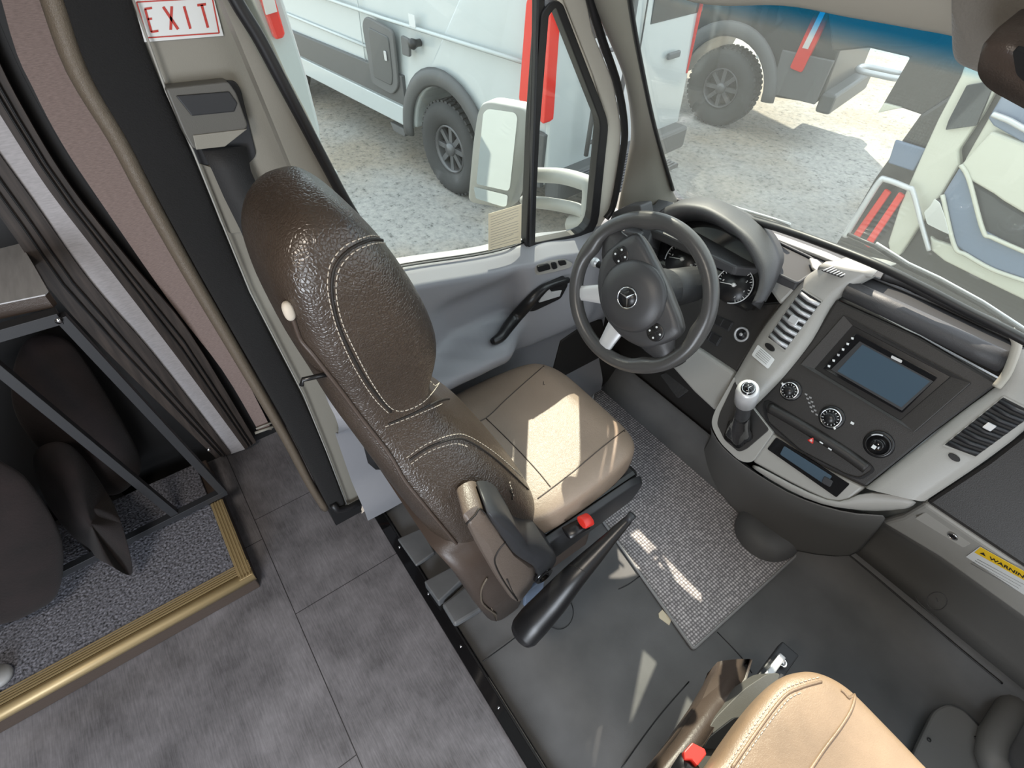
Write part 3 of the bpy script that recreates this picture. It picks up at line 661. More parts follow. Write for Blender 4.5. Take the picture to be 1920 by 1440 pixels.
# --- white van beside the driver's window
root, L, r, w, plate = vehicle('camper_van', (-4.05, 2.29, -0.75), (0.993, 0.113), True, ('white camper van with grey lower band parked across from the driver window', 'van'))
mb = MB(); plate(roundpoly([(-1.28, 0.72), (-0.93, 0.70), (-0.80, 0.80), (-0.78, 1.26), (-1.22, 1.30), (-1.30, 1.22)], 0.06), 0.03, 0.035, mb); h_ = mb.build('service_hatch', M['cladd'], root, bevel=0.01)
mb = MB(); plate(roundpoly([(-1.21, 0.80), (-0.90, 0.79), (-0.86, 0.88), (-0.85, 1.20), (-1.18, 1.22)], 0.04), 0.02, 0.045, mb); hp_ = mb.build('hatch_panel', M['vangrey'], h_, bevel=0.008)
mb = MB(); plate(roundpoly([(-0.94, 1.0), (-0.90, 1.0), (-0.90, 1.08), (-0.94, 1.08)], 0.01), 0.01, 0.058, mb); mb.build('hatch_lock', M['silver'], h_, bevel=0.004)
mb = MB(); plate(roundpoly([(-0.66, 1.10), (-0.55, 1.10), (-0.53, 1.24), (-0.65, 1.25)], 0.02), 0.03, 0.04, mb); ib = mb.build('power_inlet', M['cladd'], root, bevel=0.008)
mb = MB(); mb.lathe([(0.001, -0.08), (0.03, -0.075), (0.045, -0.05), (0.03, -0.01), (0.03, 0.03)], L(-0.46, 1.22, 0), w, 14); mb.build('water_inlet', M['black'], root)
mb = MB(); plate([(-0.55, 1.33), (-0.46, 1.33), (-0.46, 1.42), (-0.55, 1.42)], 0.004, 0.003, mb); mb.build('hatch_sticker', M['label'], root)
mb = MB(); plate([(-1.15, 0.38), (-0.85, 0.38), (-0.9, 0.30), (-1.10, 0.30)], 0.06, -0.03, mb); mb.build('pipe_outlet', M['cladd'], root, bevel=0.01)
mb = MB(); plate([(-4.9, 1.42), (-1.6, 1.42), (-1.6, 2.1), (-4.6, 2.1)], 0.01, -0.01, mb); mb.build('side_window', M['winblk'], root, bevel=0.004)
mb = MB(); mb.tube([L(1.30, 0.75, .28), L(1.33, 1.3, .28), L(1.30, 2.0, .32), L(1.2, 2.6, .36)], 0.018, 8); mb.tube([L(1.30, 0.75, .58), L(1.33, 1.3, .58), L(1.30, 2.0, .62), L(1.2, 2.6, .66)], 0.018, 8)
for hh in (0.85, 1.15, 1.45, 1.75, 2.05): mb.tube([L(1.31, hh, .28), L(1.31, hh, .60)], 0.015, 8)
mb.build('ladder', M['cladd'], root)
mb = MB(); mb.box(L(1.48, 0.60, 0.55), (0.42, 0.9, 0.03), Matrix((r, w, ZZ)).transposed())
for k in range(14): mb.box(L(1.30+0.03*k, 0.62, 0.55), (0.008, 0.86, 0.012), Matrix((r, w, ZZ)).transposed())
mb.build('rear_step', M['rimdk'], root)
Rv = Matrix((r, w, ZZ)).transposed()
mb = MB(); mb.box(L(1.12, 1.40, 1.74), (0.04, 0.02, 0.75), Rv); tl = mb.build('tail_lamp', M['tail'], root, bevel=0.01); tl['label'] = 'narrow red tail lamp at the far corner'
mb = MB(); mb.box(L(1.125, 1.25, 1.0), (0.006, 0.012, 1.5), Rv); mb.build('rear_door_gap', M['seal'], root)
mb = MB(); mb.box(L(1.15, 1.22, 1.45), (0.03, 0.16, 0.05), Rv); mb.build('rear_door_handle', M['cladd'], root, bevel=0.01)
mb = MB(); mb.box(L(1.11, 1.75, 0.55), (0.01, 0.7, 0.55), Rv); mb.box(L(1.11, 1.75, 1.45), (0.01, 0.7, 0.55), Rv); mb.build('rear_window', M['winblk'], root, bevel=0.01)
# --- dark van further ahead
root, L, r, w, plate = vehicle('pickup_van', (-3.92, 5.84, -0.75), (0.97, 0.20), False, ('dark grey van seen through the top of the windshield, with a big off-road rear wheel', 'van'))
mb = MB(); plate([(0.33, 0.80), (0.44, 0.80), (0.44, 0.92), (0.33, 0.92)], 0.004, 0.02, mb); mb.build('fuel_sticker', M['label'], root)
mb = MB(); plate(roundpoly([(-0.82, 0.86), (-0.60, 0.86), (-0.60, 1.5), (-0.80, 1.5)], 0.05), 0.03, 0.02, mb); mb.build('service_hatch', M['cladd'], root, bevel=0.01)
mb = MB(); plate(roundpoly([(-0.40, 1.32), (-0.30, 1.32), (-0.30, 1.44), (-0.40, 1.44)], 0.02), 0.03, 0.03, mb); mb.build('inlet', M['black'], root, bevel=0.008)
mb = MB(); mb.tube(roundpoly([L(1.30, 0.72, .35).to_tuple()[:2], L(1.75, 0.72, .35).to_tuple()[:2], L(1.75, 0.72, .6).to_tuple()[:2], L(1.30, 0.72, .6).to_tuple()[:2]], 0.1) and [V(p[0], p[1], 0.06) for p in roundpoly([L(1.28, 0, .30).to_tuple()[:2], L(1.72, 0, .30).to_tuple()[:2], L(1.72, 0, .52).to_tuple()[:2], L(1.28, 0, .52).to_tuple()[:2]], 0.1)], 0.03, 8, closed=True); mb.build('tow_loop', M['silver'], root)
# --- unseen flat slab added out of frame to cast the shadow edge on the gravel
struct(MB().prism([V(-14, 10.9, 4.25), V(-3.9, 8.85, 4.25), V(-3.9, 5.6, 4.25), V(-14, 5.6, 4.25)], V(0, 0, 0.25)).build('added_shade_slab', M['vanwhite']))
# --- white van right behind the driver's window (blue-white rear corner)
root = empty('parked_van', PX(560, 200, -1.95), 'bluish white rear corner of a van close outside behind the driver door', 'van')
Xn = -1.95
cl = [(455, -160), (470, 0), (492, 60), (520, 150), (556, 240), (590, 300), (604, 316), (608, 290), (598, 220), (575, 140), (548, 50), (528, -10), (500, -160)]
cl = [(440, -160), (455, 0), (480, 70), (515, 160), (560, 260), (596, 320), (609, 312), (602, 240), (580, 150), (556, 70), (528, -20), (500, -160)]
pts = [PX(a, b, Xn) for a, b in cl]
mb = MB(); mb.prism(pts, V(-1.6, -0.5, 0)); mb.build('body', M['vanwhite'], root, bevel=0.02, seg=3)
mb = MB(); slab([(484, -20), (512, -20), (536, 64), (532, 72), (518, 76), (508, 50)], (Xn, 0, 0), (1, 0, 0), 0.04, 0.03, mb); tl = mb.build('tail_lamp', M['tail'], root, bevel=0.01); tl['label'] = 'red tail lamp'
mb = MB(); slab([(492, -4), (514, -4), (520, 22), (500, 28)], (Xn, 0, 0), (1, 0, 0), 0.01, 0.036, mb); mb.build('reversing_lens', M['clear'], tl)
mb = MB(); slab(roundpoly([(596, 318), (612, 304), (634, 322), (640, 372), (634, 380), (600, 340)], 8), (Xn, 0, 0), (1, 0, 0), 0.3, 0.05, mb); mb.build('bumper', M['vanwhite'], root, bevel=0.02, seg=3)
# --- large vehicle close ahead on the right
BY = 3.0
root = empty('motorhome', V(0.2, BY, -0.75), 'dark motorhome with cream corner post and twin red lamps, close ahead behind the wipers', 'motorhome')
mb = MB(); slab([(1724, 215), (1637, 337), (1582, 433), (1500, 560), (1600, 900), (2300, 900), (2300, 150), (1960, 60)], (0, BY, 0), (0, 1, 0), 2.5, 0, mb); mb.build('body', M['vandark'], root, bevel=0.02)
def mh(q, th, lift, name, m, bev=0.012, par=None, rnd=0):
    mb = MB(); slab(roundpoly(q, rnd) if rnd else q, (0, BY, 0), (0, 1, 0), th, lift, mb); return mb.build(name, m, par or root, bevel=bev, seg=3)
mh([(1800, 144), (1758, 224), (1728, 290), (1707, 338), (1685, 390), (1664, 456), (1667, 472), (1685, 481), (1716, 434), (1745, 396), (1766, 364), (1799, 309), (1796, 283), (1843, 212), (1869, 163), (1881, 172), (1858, 212), (1806, 304), (1925, 310), (2100, 360), (2100, 120), (1980, 80), (1881, 60), (1815, 100)], 0.05, 0.05, 'corner_post', M['cream2'])
mh([(1812, 160), (1866, 150), (1845, 200), (1830, 236), (1772, 244), (1778, 226)], 0.02, 0.07, 'corner_window', M['winblk'], 0.008, None, 3)
mh([(1880, 176), (1925, 192), (2100, 260), (2100, 330), (1925, 272), (1862, 236), (1852, 222)], 0.02, 0.07, 'front_windshield', M['bluelamp'], 0.008)
mb = MB(); mb.tube(path_px([(1861, 214), (1892, 226), (1925, 244), (2000, 280)], (0, BY, 0), (0, 1, 0), 0.09), 0.012, 6); mb.build('wiper_arm', M['silver'], root)
mh([(1801, 309), (1806, 304), (1858, 246), (1925, 272), (2100, 330), (2100, 480), (1925, 404), (1881, 378), (1862, 364), (1817, 338)], 0.05, 0.085, 'bonnet', M['cream2'])
mh([(1817, 338), (1867, 366), (1881, 378), (1925, 404), (2050, 460), (2050, 540), (1925, 472), (1853, 442), (1843, 432)], 0.03, 0.07, 'head_lamp', M['winblk'])
mh([(1767, 365), (1801, 309), (1817, 338), (1843, 432), (1925, 473), (2050, 540), (2050, 600), (1925, 527), (1860, 505), (1810, 476), (1789, 460)], 0.03, 0.08, 'grille_band', M['bluelamp'])
mh([(1742, 442), (1752, 450), (1789, 462), (1810, 478), (1860, 507), (1925, 530), (2050, 604), (2050, 640), (1925, 566), (1830, 520), (1770, 490), (1745, 470)], 0.03, 0.075, 'lower_lip', M['cream2'])
for q in ([(1801, 309), (1817, 338), (1843, 432), (1862, 446), (1925, 474)], [(1767, 365), (1789, 460), (1812, 478), (1862, 506), (1925, 528)]):
    mb = MB(); mb.tube(path_px(q, (0, BY, 0), (0, 1, 0), 0.09), 0.010, 6); mb.build('trim_strip', M['cream2'], root)
mh([(1678, 262), (1736, 280), (1712, 322), (1664, 306)], 0.02, 0.03, 'side_lens', M['bluelamp'], 0.008)
for a, b in (((1664, 358), (1603, 446)), ((1690, 364), (1624, 462))):
    mb = MB(); p = Vector((b[0]-a[0], b[1]-a[1])).normalized(); pp = Vector((-p.y, p.x))*6.5
    slab(roundpoly([(a[0]-pp.x, a[1]-pp.y), (a[0]+pp.x, a[1]+pp.y), (b[0]+pp.x, b[1]+pp.y), (b[0]-pp.x, b[1]-pp.y)], 3), (0, BY, 0), (0, 1, 0), 0.02, 0.055, mb); tl = mb.build('tail_lamp', M['tail'], root, bevel=0.006); tl['label'] = 'red lamp strip'
mb = MB(); mb.tube(path_px([(1584, 443), (1612, 398), (1648, 342), (1662, 337), (1702, 352), (1712, 360), (1728, 420), (1742, 470)], (0, BY, 0), (0, 1, 0), 0.09), lambda t: (0.018-.008*t, 0.018-.008*t), 8); mb.build('lamp_guard', M['silver'], root)
mh([(1732, 398), (1744, 386), (1752, 372), (1762, 380), (1772, 408), (1780, 440), (1762, 432), (1738, 420)], 0.03, 0.10, 'mirror_arm', M['chrome'], 0.01, None, 4)

mh([(1560, 97), (1628, 90), (1705, 108), (1645, 212), (1655, 208), (1690, 203), (1728, 216), (1840, 300), (2200, 200), (1900, -90), (1540, -90)], 0.3, -0.02, 'upper_body', M['vandark'])
mh([(1645, 212), (1657, 193), (1690, 202)], 0.02, 0.0, 'mirror_corner', M['cream2'], 0.004)

# --- door mirror on its arms
root = empty('door_mirror', V(-1.1, 0.85, 0.85), 'tall grey door mirror on two arms outside the driver window', 'mirror')
MY = 0.80
hs = roundpoly([(886, 380), (880, 372), (890, 262), (900, 196), (918, 188), (984, 200), (992, 212), (990, 300), (958, 388), (950, 391)], [10, 8, 20, 26, 14, 10, 10, 10, 10, 8])
mb = MB(); MP, MN = V(-1.21, MY, 1.0), V(-0.38, 0.93, -0.06); pts, nn = outline(hs, MP, MN, 0.0); q2 = [p-nn*0.05 for p in pts]; c = sum(pts, V(0, 0, 0))/len(pts)
q3_ = [(p-c)*0.8+c-nn*0.09 for p in pts]; mb.loft([[(p-c)*0.97+c+nn*0.010 for p in pts], pts, q2, q3_]); hsg = mb.build('housing', M['dusty'], root)
slab(roundpoly([(893, 345), (906, 212), (915, 204), (965, 211), (970, 220), (956, 352), (952, 358)], 5), MP, MN, 0.003, 0.014).build('mirror_glass', M['mirror'], root)
slab(roundpoly([(888, 350), (952, 366), (950, 386), (944, 388), (892, 372)], 4), MP, MN, 0.003, 0.014).build('wide_angle_glass', M['mirror'], root)
mb = MB(); mb.tube(path_px([(1000, 328), (1050, 330), (1090, 340), (1104, 350), (1104, 380), (1098, 414), (1070, 420)], (0, 0.92, 0), (0, 1, 0), 0, 5), (0.030, 0.024), 10); mb.build('upper_arm', M['dusty'], root)
mb = MB(); mb.tube(path_px([(985, 378), (1030, 382), (1080, 392), (1100, 404)], (0, 0.92, 0), (0, 1, 0), 0, 5), (0.028, 0.02), 10); mb.build('lower_arm', M['dusty'], root)
# --- wiper arms lying at the foot of the windshield
for nm, pts_, lab in (('windshield_wiper', [(1590, 440), (1640, 462), (1700, 500), (1760, 528), (1840, 572), (1960, 650)], 'silver-grey wiper blade along the windshield foot ahead of the centre console'),
                      ('windshield_wiper', [(1300, 374), (1340, 384), (1400, 402), (1440, 414), (1480, 427)], 'thin wiper blade along the windshield foot ahead of the instrument hood')):
    root = empty(nm, PP(pts_[2], WSP-V(0, -0.03, 0.0), WSN), lab, 'wiper', 'windshield wipers')
    P0 = WSP+V(0, 0.045, 0.02)
    mb = MB(); mb.tube([PP(q, P0, WSN) for q in pts_], (0.008, 0.005), 6); mb.build('blade', M['wipe'], root)
    mb = MB(); mb.tube([PP((q[0]+2, q[1]-6), P0+V(0, 0.006, 0.006), WSN) for q in pts_[1:]], (0.006, 0.004), 6); mb.build('arm', M['silver'], root)

# ================================================================== DASHBOARD
CPP, CPN = V(0, 1.0, 0.7), V(0, -1, 0.5).normalized()            # face of the centre console
def cp(q, th, lift=0, mb=None): return slab(q, CPP, CPN, th, lift, mb)
def cpt(px, py, lift=0): return PP((px, py), CPP+face_cam(CPP, CPN)*lift, CPN)
dash = empty('dashboard', V(0, 1.1, 0.5), 'grey and black van dashboard under the windshield', 'dashboard')
def part(mb, name, m, parent=None, **k): return mb.build(name, m, parent or dash, **k)
# top sheet under the glass
mb = MB(); rows = []
for y, z in ((0.98, 0.895), (1.02, 0.915), (1.06, 0.925), (1.12, 0.932), (1.20, 0.935)): rows.append([V(x, y, z) for x in (-0.86, -0.5, -0.2, 0.1, 0.4, 0.7, 0.95)])
rows2 = []
q_top = [(1150, 396), (1172, 386), (1226, 383), (1234, 372), (1262, 378), (1290, 384), (1400, 412), (1550, 461), (1700, 527), (1930, 645), (2150, 775), (2080, 900), (1905, 700), (1610, 545), (1580, 520), (1540, 506), (1497, 530), (1447, 506), (1380, 500), (1250, 440), (1213, 425), (1205, 440), (1160, 430), (1140, 420)]
slab(q_top, (0, 0, 0.93), (0, 0, 1), 0.03, 0, mb := MB()); part(mb, 'top_pad', M['dashtop'], bevel=0.006)
mb = MB(); slab([(1330, 400), (1430, 428), (1550, 472), (1640, 512), (1630, 517), (1540, 480), (1430, 438), (1336, 410)], (0, 0, 0.93), (0, 0, 1), 0.01, 0.012, mb); part(mb, 'defroster_strip', M['grey'], bevel=0.003)
# far bar behind the bins
mb = MB(); mb.tube(path_px([(1655, 516), (1700, 531), (1760, 560), (1840, 598), (1912, 632), (2000, 690)], (0, 0, 0.93), (0, 0, 1), 0.018), (0.014, 0.014), 10); part(mb, 'rear_rail', M['dashtop'])
# bins
for q, nm in (([(1407, 429), (1520, 483), (1541, 500), (1495, 531), (1447, 508), (1430, 462)], 'storage_bin'), ([(1634, 520), (1760, 572), (1907, 642), (1890, 672), (1720, 596), (1600, 538)], 'storage_bin')):
    mb = MB(); slab(roundpoly(q, 6), (0, 0, 0.93), (0, 0, 1), 0.004, 0.003, mb); b_ = part(mb, nm, M['blackm'])
    mb = MB(); mb.tube(path_px(roundpoly(q, 6, 3), (0, 0, 0.93), (0, 0, 1), 0.006, 1, closed=True), 0.004, 6, closed=True); mb.build('bin_lip', M['dashtop'], b_)
mb = MB(); slab([(1518, 482), (1534, 486), (1552, 503), (1538, 512), (1524, 500)], (0, 0, 0.93), (0, 0, 1), 0.01, 0.02, mb); part(mb, 'bin_divider', M['grey'], bevel=0.004)
mb = MB(); mb.tube([PP(q, CPP, CPN)+V(0, 0.012, 0.004) for q in ((1584, 548), (1660, 583), (1740, 621), (1820, 660), (1892, 694))], (0.026, 0.024), 16); part(mb, 'front_roll', M['dashtop'])
# light ledge between hood and console
mb = MB(); cp([(1443, 508), (1500, 532), (1482, 552), (1462, 572), (1440, 540)], 0.03, 0.006, mb); part(mb, 'side_ledge', M['grey'], bevel=0.008)

# centre console
mb = MB(); cp([(1568, 561), (1722, 630), (1875, 719), (1752, 810), (1623, 914), (1530, 868), (1450, 812), (1412, 766), (1460, 715), (1520, 640)], 0.03, 0.0, mb); face = part(mb, 'console_face', M['dash'], bevel=0.006)
def arm(name, outer, inner, lift=0.014):
    mb = MB(); rows = []
    ro = catmull([PP(q, CPP+face_cam(CPP, CPN)*0.0, CPN) for q in outer], 4); ri = catmull([PP(q, CPP, CPN) for q in inner], 4); nn = face_cam(CPP, CPN)
    m = min(len(ro), len(ri))
    for a, b in zip(ro[:m], ri[:m]): rows.append([a-nn*0.06, a-nn*0.004, a.lerp(b, .06)+nn*lift*.6, a.lerp(b, .22)+nn*lift, a.lerp(b, .78)+nn*lift, a.lerp(b, .95)+nn*lift*.7, b+nn*0.001, b-nn*0.02])
    mb.grid(rows); return part(mb, name, M['grey'])
fr = arm('console_frame_left', [(1539, 499), (1507, 522), (1461, 574), (1423, 625), (1376, 706)], [(1640, 516), (1568, 561), (1523, 638), (1468, 708), (1412, 764)])
frr = arm('console_frame_right', [(1930, 655), (1945, 720), (1935, 790), (1850, 862), (1734, 940)], [(1893, 655), (1880, 712), (1800, 775), (1715, 843), (1623, 914)])
# top cap of the frame reaching the windshield
mb = MB(); a0 = [PP(q, CPP, CPN)+face_cam(CPP, CPN)*0.012 for q in ((1539, 499), (1560, 503), (1590, 508), (1620, 512), (1640, 516))]
a1 = [PZ(*q, 0.985) for q in ((1556, 493), (1575, 491), (1600, 493), (1630, 499), (1650, 506))]; a2 = [p+V(0, 0.10, -0.02) for p in a1]
mb.grid([[p-V(0, 0, 0.01) for p in a0], a0, [x.lerp(y, .5)+V(0, 0, .006) for x, y in zip(a0, a1)], a1, a2]); part(mb, 'frame_top_cap', M['grey'], solid=0.004)
mb = MB(); mb.tube(path_px([(1893, 618), (1906, 640), (1903, 662), (1888, 700), (1868, 726)], CPP, CPN, 0.02, 5), (0.009, 0.009), 8); part(mb, 'frame_edge_right', M['headcream'])
# shifter housing rim and inset
q = roundpoly([(1376, 706), (1339, 771), (1332, 795), (1348, 829), (1387, 866), (1410, 868), (1450, 812), (1412, 764)], [4, 14, 14, 18, 16, 10, 4, 4])
mb = MB(); cp(q, 0.10, 0.010, mb); part(mb, 'shifter_housing', M['grey'], bevel=0.010, seg=4)
mb = MB(); cp(roundpoly([(1378, 714), (1349, 775), (1344, 795), (1358, 825), (1385, 848), (1400, 842), (1442, 806), (1412, 768)], 6), 0.01, 0.014, mb); inset = part(mb, 'shifter_inset', M['dash'], bevel=0.002)
# tray panel, tray, chin
mb = MB(); cp([(1448, 811), (1530, 870), (1622, 914), (1590, 940), (1560, 946), (1480, 905), (1410, 866)], 0.06, -0.004, mb); part(mb, 'tray_panel', M['grey'], bevel=0.008, seg=3)
mb = MB(); cp(roundpoly([(1455, 820), (1593, 908), (1568, 933), (1438, 842)], 3), 0.004, 0.0, mb); tr = part(mb, 'coin_tray', M['gloss'], bevel=0.001)
mb = MB(); cp(roundpoly([(1470, 836), (1560, 893), (1548, 910), (1462, 852)], 3), 0.004, 0.003, mb); mb.build('tray_flap', M['screen'], tr, bevel=0.001)
mb = MB(); cp(roundpoly([(1545, 893), (1562, 902), (1556, 914), (1540, 905)], 3), 0.004, 0.006, mb); mb.build('tray_latch', M['frame'], tr, bevel=0.001)
nnc = face_cam(CPP, CPN)
r0 = [cpt(*q) for q in ((1410, 866), (1480, 906), (1560, 944), (1592, 938), (1623, 914), (1734, 938))]
r1 = [cpt(*q) for q in ((1400, 884), (1470, 932), (1532, 955), (1580, 966), (1632, 974), (1690, 965))]
r1 = [p+V(0, 0.02, 0) for p in r1]; r2 = [p+V(0, 0.10, -0.045) for p in r1]
mb = MB(); mb.grid([r0, [a.lerp(b, .45)-nnc*-0.010 for a, b in zip(r0, r1)], r1, r2]); part(mb, 'console_chin', M['grey'], solid=0.004, subd=1)
# hump body below, down to the cab floor
q0 = [(1318, 800), (1330, 830), (1360, 862), (1400, 890), (1470, 935), (1532, 957), (1600, 975), (1660, 972)]
base = [V(-0.36, 1.20, 0.0), V(-0.30, 1.16, 0.0), V(-0.25, 1.13, 0.0), V(-0.19, 1.10, 0.0), V(-0.05, 1.08, 0.0), V(0.06, 1.08, 0.0), V(0.18, 1.14, 0.05), V(0.26, 1.2, 0.1)]
top = [cpt(*q)+V(0, 0.03, -0.005) for q in q0]
rows = [[a.lerp(b, t)+V(0, 0.035*math.sin(PI*t), 0) for a, b in zip(top, base)] for t in (0, .25, .5, .75, 1)]
mb = MB(); mb.grid(rows); part(mb, 'console_pedestal', M['rubber2'], solid=0.004, subd=1)
mb = MB(); mb.superell(V(0.02, 1.12, 0.0), (0.11, 0.13, 0.09), 0.7, 0.9); struct(mb.build('trim_tunnel_bump', M['rubber']))
# vents
def vent(quad, n, slat_m, parent, deep, name='air_vent'):
    mb = MB(); cp(quad, 0.002, 0.0155, mb); v = mb.build(name, M['blackm'], parent)
    a, b, c, d = [Vector(q) for q in quad]      # a-b near short side ... d-c far short side
    mb = MB(); ring(mb, [cpt(*Vector(q)+(Vector(q)-(a+c)/2)*0.05, lift=0.017) for q in quad], [cpt(*q, lift=0.017) for q in quad], -nnc*0.004); mb.build('vent_frame', M['grey'], v)
    for k in range(n):
        t = (k+0.5)/n; p, q = a.lerp(d, t), b.lerp(c, t); w = (d-a).normalized()*((d-a).length/n*0.30)
        mid = (p+q)/2 + (d-a).normalized()*3
        mb = MB(); rows = []
        for s, l in ((-1, 0.016), (0, 0.022), (1, 0.017)):
            rows.append([cpt(*(p+w*s), lift=l), cpt(*(p.lerp(q, .5)+w*s+(d-a).normalized()*2.5), lift=l+.002), cpt(*(q+w*s), lift=l)])
        mb.grid(rows); mb.build('slat', slat_m, v, solid=0.001)
    c_ = a.lerp(c, .5); u_ = (b-a).normalized(); w_ = (d-a).normalized()
    mb = MB(); cp(roundpoly([tuple(c_-u_*9-w_*8), tuple(c_+u_*9-w_*8), tuple(c_+u_*9+w_*8), tuple(c_-u_*9+w_*8)], 3), 0.006, 0.028, mb); mb.build('vent_tab', M['silver'], v, bevel=0.002)
    return v
vent([(1503, 543), (1540, 566), (1472, 656), (1440, 632)], 8, M['silver'], fr, 0)
vent([(1881, 745), (1940, 775), (1829, 856), (1771, 834)], 8, M['frame'], frr, 0)
for x_, y_ in ((1443, 651), (1789, 858)):
    mb = MB(); cp([(x_+13*math.cos(2*PI*k/16)*(0.9 if x_ < 1600 else 1.1)*0.8, y_+6.5*math.sin(2*PI*k/16)+5*math.cos(2*PI*k/16)) for k in range(16)], 0.003, 0.018, mb); mb.build('vent_wheel', M['black'], fr if x_ < 1600 else frr, bevel=0.001)
# roof vent of the console
mb = MB(); slab([(1541, 506), (1566, 496), (1604, 507), (1578, 519)], (0, 0, 0.985), (0, 0, 1), 0.003, 0.002, mb); gr = part(mb, 'defrost_grille', M['dash'])
for k in range(6):
    t = k/6+.08; mb = MB(); a = Vector((1541, 506)).lerp(Vector((1578, 519)), t); b = Vector((1566, 496)).lerp(Vector((1604, 507)), t); mb.tube([PZ(*a, 0.99), PZ(*b, 0.99)], 0.0015, 6); mb.build('grille_bar', M['silver'], gr)
# label
sl_ = tag(cp(roundpoly([(1421, 646), (1453, 674), (1440, 692), (1409, 666)], 3), 0.001, 0.0165, MB()).build('instruction_label', M['label']), 'small white label stuck on the grey console frame below the left vent', 'label')
mb = MB()
for k in range(5):
    a = Vector((1424, 650)).lerp(Vector((1412, 664)), k/5+.1); b = Vector((1451, 674)).lerp(Vector((1440, 688)), k/5+.1); mb.tube([cpt(*(a.lerp(b, .1)), lift=.0178), cpt(*(a.lerp(b, .85)), lift=.0178)], 0.0005, 4)
mb.build('print', M['greyprint'], sl_)
# radio
mb = MB(); qo = [(1581, 591), (1821, 719), (1715, 811), (1500, 683)]; qi = [(1599, 611), (1781, 706), (1687, 787), (1528, 691)]
ring(mb, [cpt(*q, lift=.006) for q in qo], [cpt(*q, lift=.001) for q in qi], -nnc*0.01); part(mb, 'radio_surround', M['dash'], face, bevel=0.002)
mb = MB(); cp(qi, 0.004, 0.002, mb); radio = part(mb, 'car_radio', M['black'])
mb = MB(); cp(roundpoly([(1605, 625), (1758, 708), (1691, 775), (1542, 691)], 3), 0.008, 0.010, mb); bz = mb.build('bezel', M['gloss'], radio, bevel=0.001)
mb = MB(); cp([(1612, 640), (1750, 715), (1691, 770), (1558, 693)], 0.002, 0.0108, mb); mb.build('screen_edge', M['frame'], radio)
mb = MB(); cp([(1617, 646), (1744, 715), (1690, 764), (1570, 696)], 0.002, 0.0114, mb); mb.build('screen', M['screen'], radio)
for k in range(6):
    p = Vector((1599, 634)).lerp(Vector((1555, 686)), k/5); mb = MB(); cp([(p.x-3, p.y-2), (p.x+2, p.y-1), (p.x+1, p.y+3), (p.x-3, p.y+2)], 0.001, 0.0112, mb); mb.build('button', M['label'] if k != 3 else M['silver'], radio)
mb = MB(); cp(roundpoly([(1672, 666), (1692, 676), (1690, 681), (1670, 671)], 2), 0.001, 0.0125, mb); mb.build('maker_mark', M['silver'], radio)
u_ = (cpt(1750, 710)-cpt(1612, 636)).normalized(); v_ = nnc.cross(u_)
if v_.z < 0: v_ = -v_
# heater controls
def dial(px, py, r, name, m_ring, knob_m, ticks=True):
    c = cpt(px, py)
    mb = MB(); mb.lathe([(r*1.12, 0), (r*1.12, 0.004), (r*0.98, 0.006)], c, nnc, 32); d = part(mb, name, M['black'])
    mb = MB(); mb.lathe([(r*0.95, 0.004), (r*0.95, 0.012), (r*0.86, 0.015), (r*0.80, 0.015), (r*0.80, 0.008)], c, nnc, 32); mb.build('dial_ring', m_ring, d)
    mb = MB(); mb.lathe([(r*0.80, 0.004), (r*0.78, 0.012), (r*0.52, 0.0125), (r*0.50, 0.022), (r*0.44, 0.025), (0.0005, 0.025)], c, nnc, 28); mb.build('knob', knob_m, d)
    if ticks:
        mb = MB()
        for k in range(14):
            a = 2*PI*k/14; e = u_*math.cos(a)+v_*math.sin(a); mb.tube([c+e*r*.58+nnc*.0132, c+e*r*.72+nnc*.0132], 0.0011, 4)
        mb.build('scale_marks', M['label'], d)
        e = (u_*-0.8+v_*0.2) if px < 1500 else (u_*0.7-v_*0.5); e = e.normalized(); mb = MB(); mb.tube([c+e*r*.85+nnc*.015, c+e*r*1.08+nnc*.013], 0.003, 6); mb.build('pointer', M['white'], d)
    return d
dial(1483, 732, 0.0255, 'heater_dial', M['chrome'], M['black'])
dial(1560, 783, 0.0275, 'heater_dial', M['chrome'], M['black'])
dd = dial(1648, 833, 0.030, 'heater_dial', M['black'], M['gloss'], False)
mb = MB(); c = cpt(1648, 833); mb.box(c+nnc*.0255-u_*.002-v_*.006, (0.009, 0.009, 0.001), Matrix((u_, v_, nnc)).transposed()); mb.build('dial_mark', M['label'], dd)
mb = MB(); mb.tube([c+nnc*.014+(u_*math.cos(a)+v_*math.sin(a))*.026 for a in [PI*0.55+PI*0.3*k/8 for k in range(9)]], 0.002, 5); mb.build('highlight_arc', M['silver'], dd)
for k in range(10):
    p = Vector((1512+8*(k % 2)+3*(k//2), 742+6*(k % 2)+8*(k//2)-4)) ; mb = MB(); cp([(p.x-3, p.y-1), (p.x+2, p.y+1), (p.x+1, p.y+4), (p.x-3, p.y+2)], 0.001, 0.0015, mb); part(mb, 'panel_button', M['greyprint'], face)
mb = MB(); cp([(1596, 790), (1602, 793), (1600, 797), (1594, 794)], 0.001, 0.0015, mb); part(mb, 'panel_button', M['label'], face)
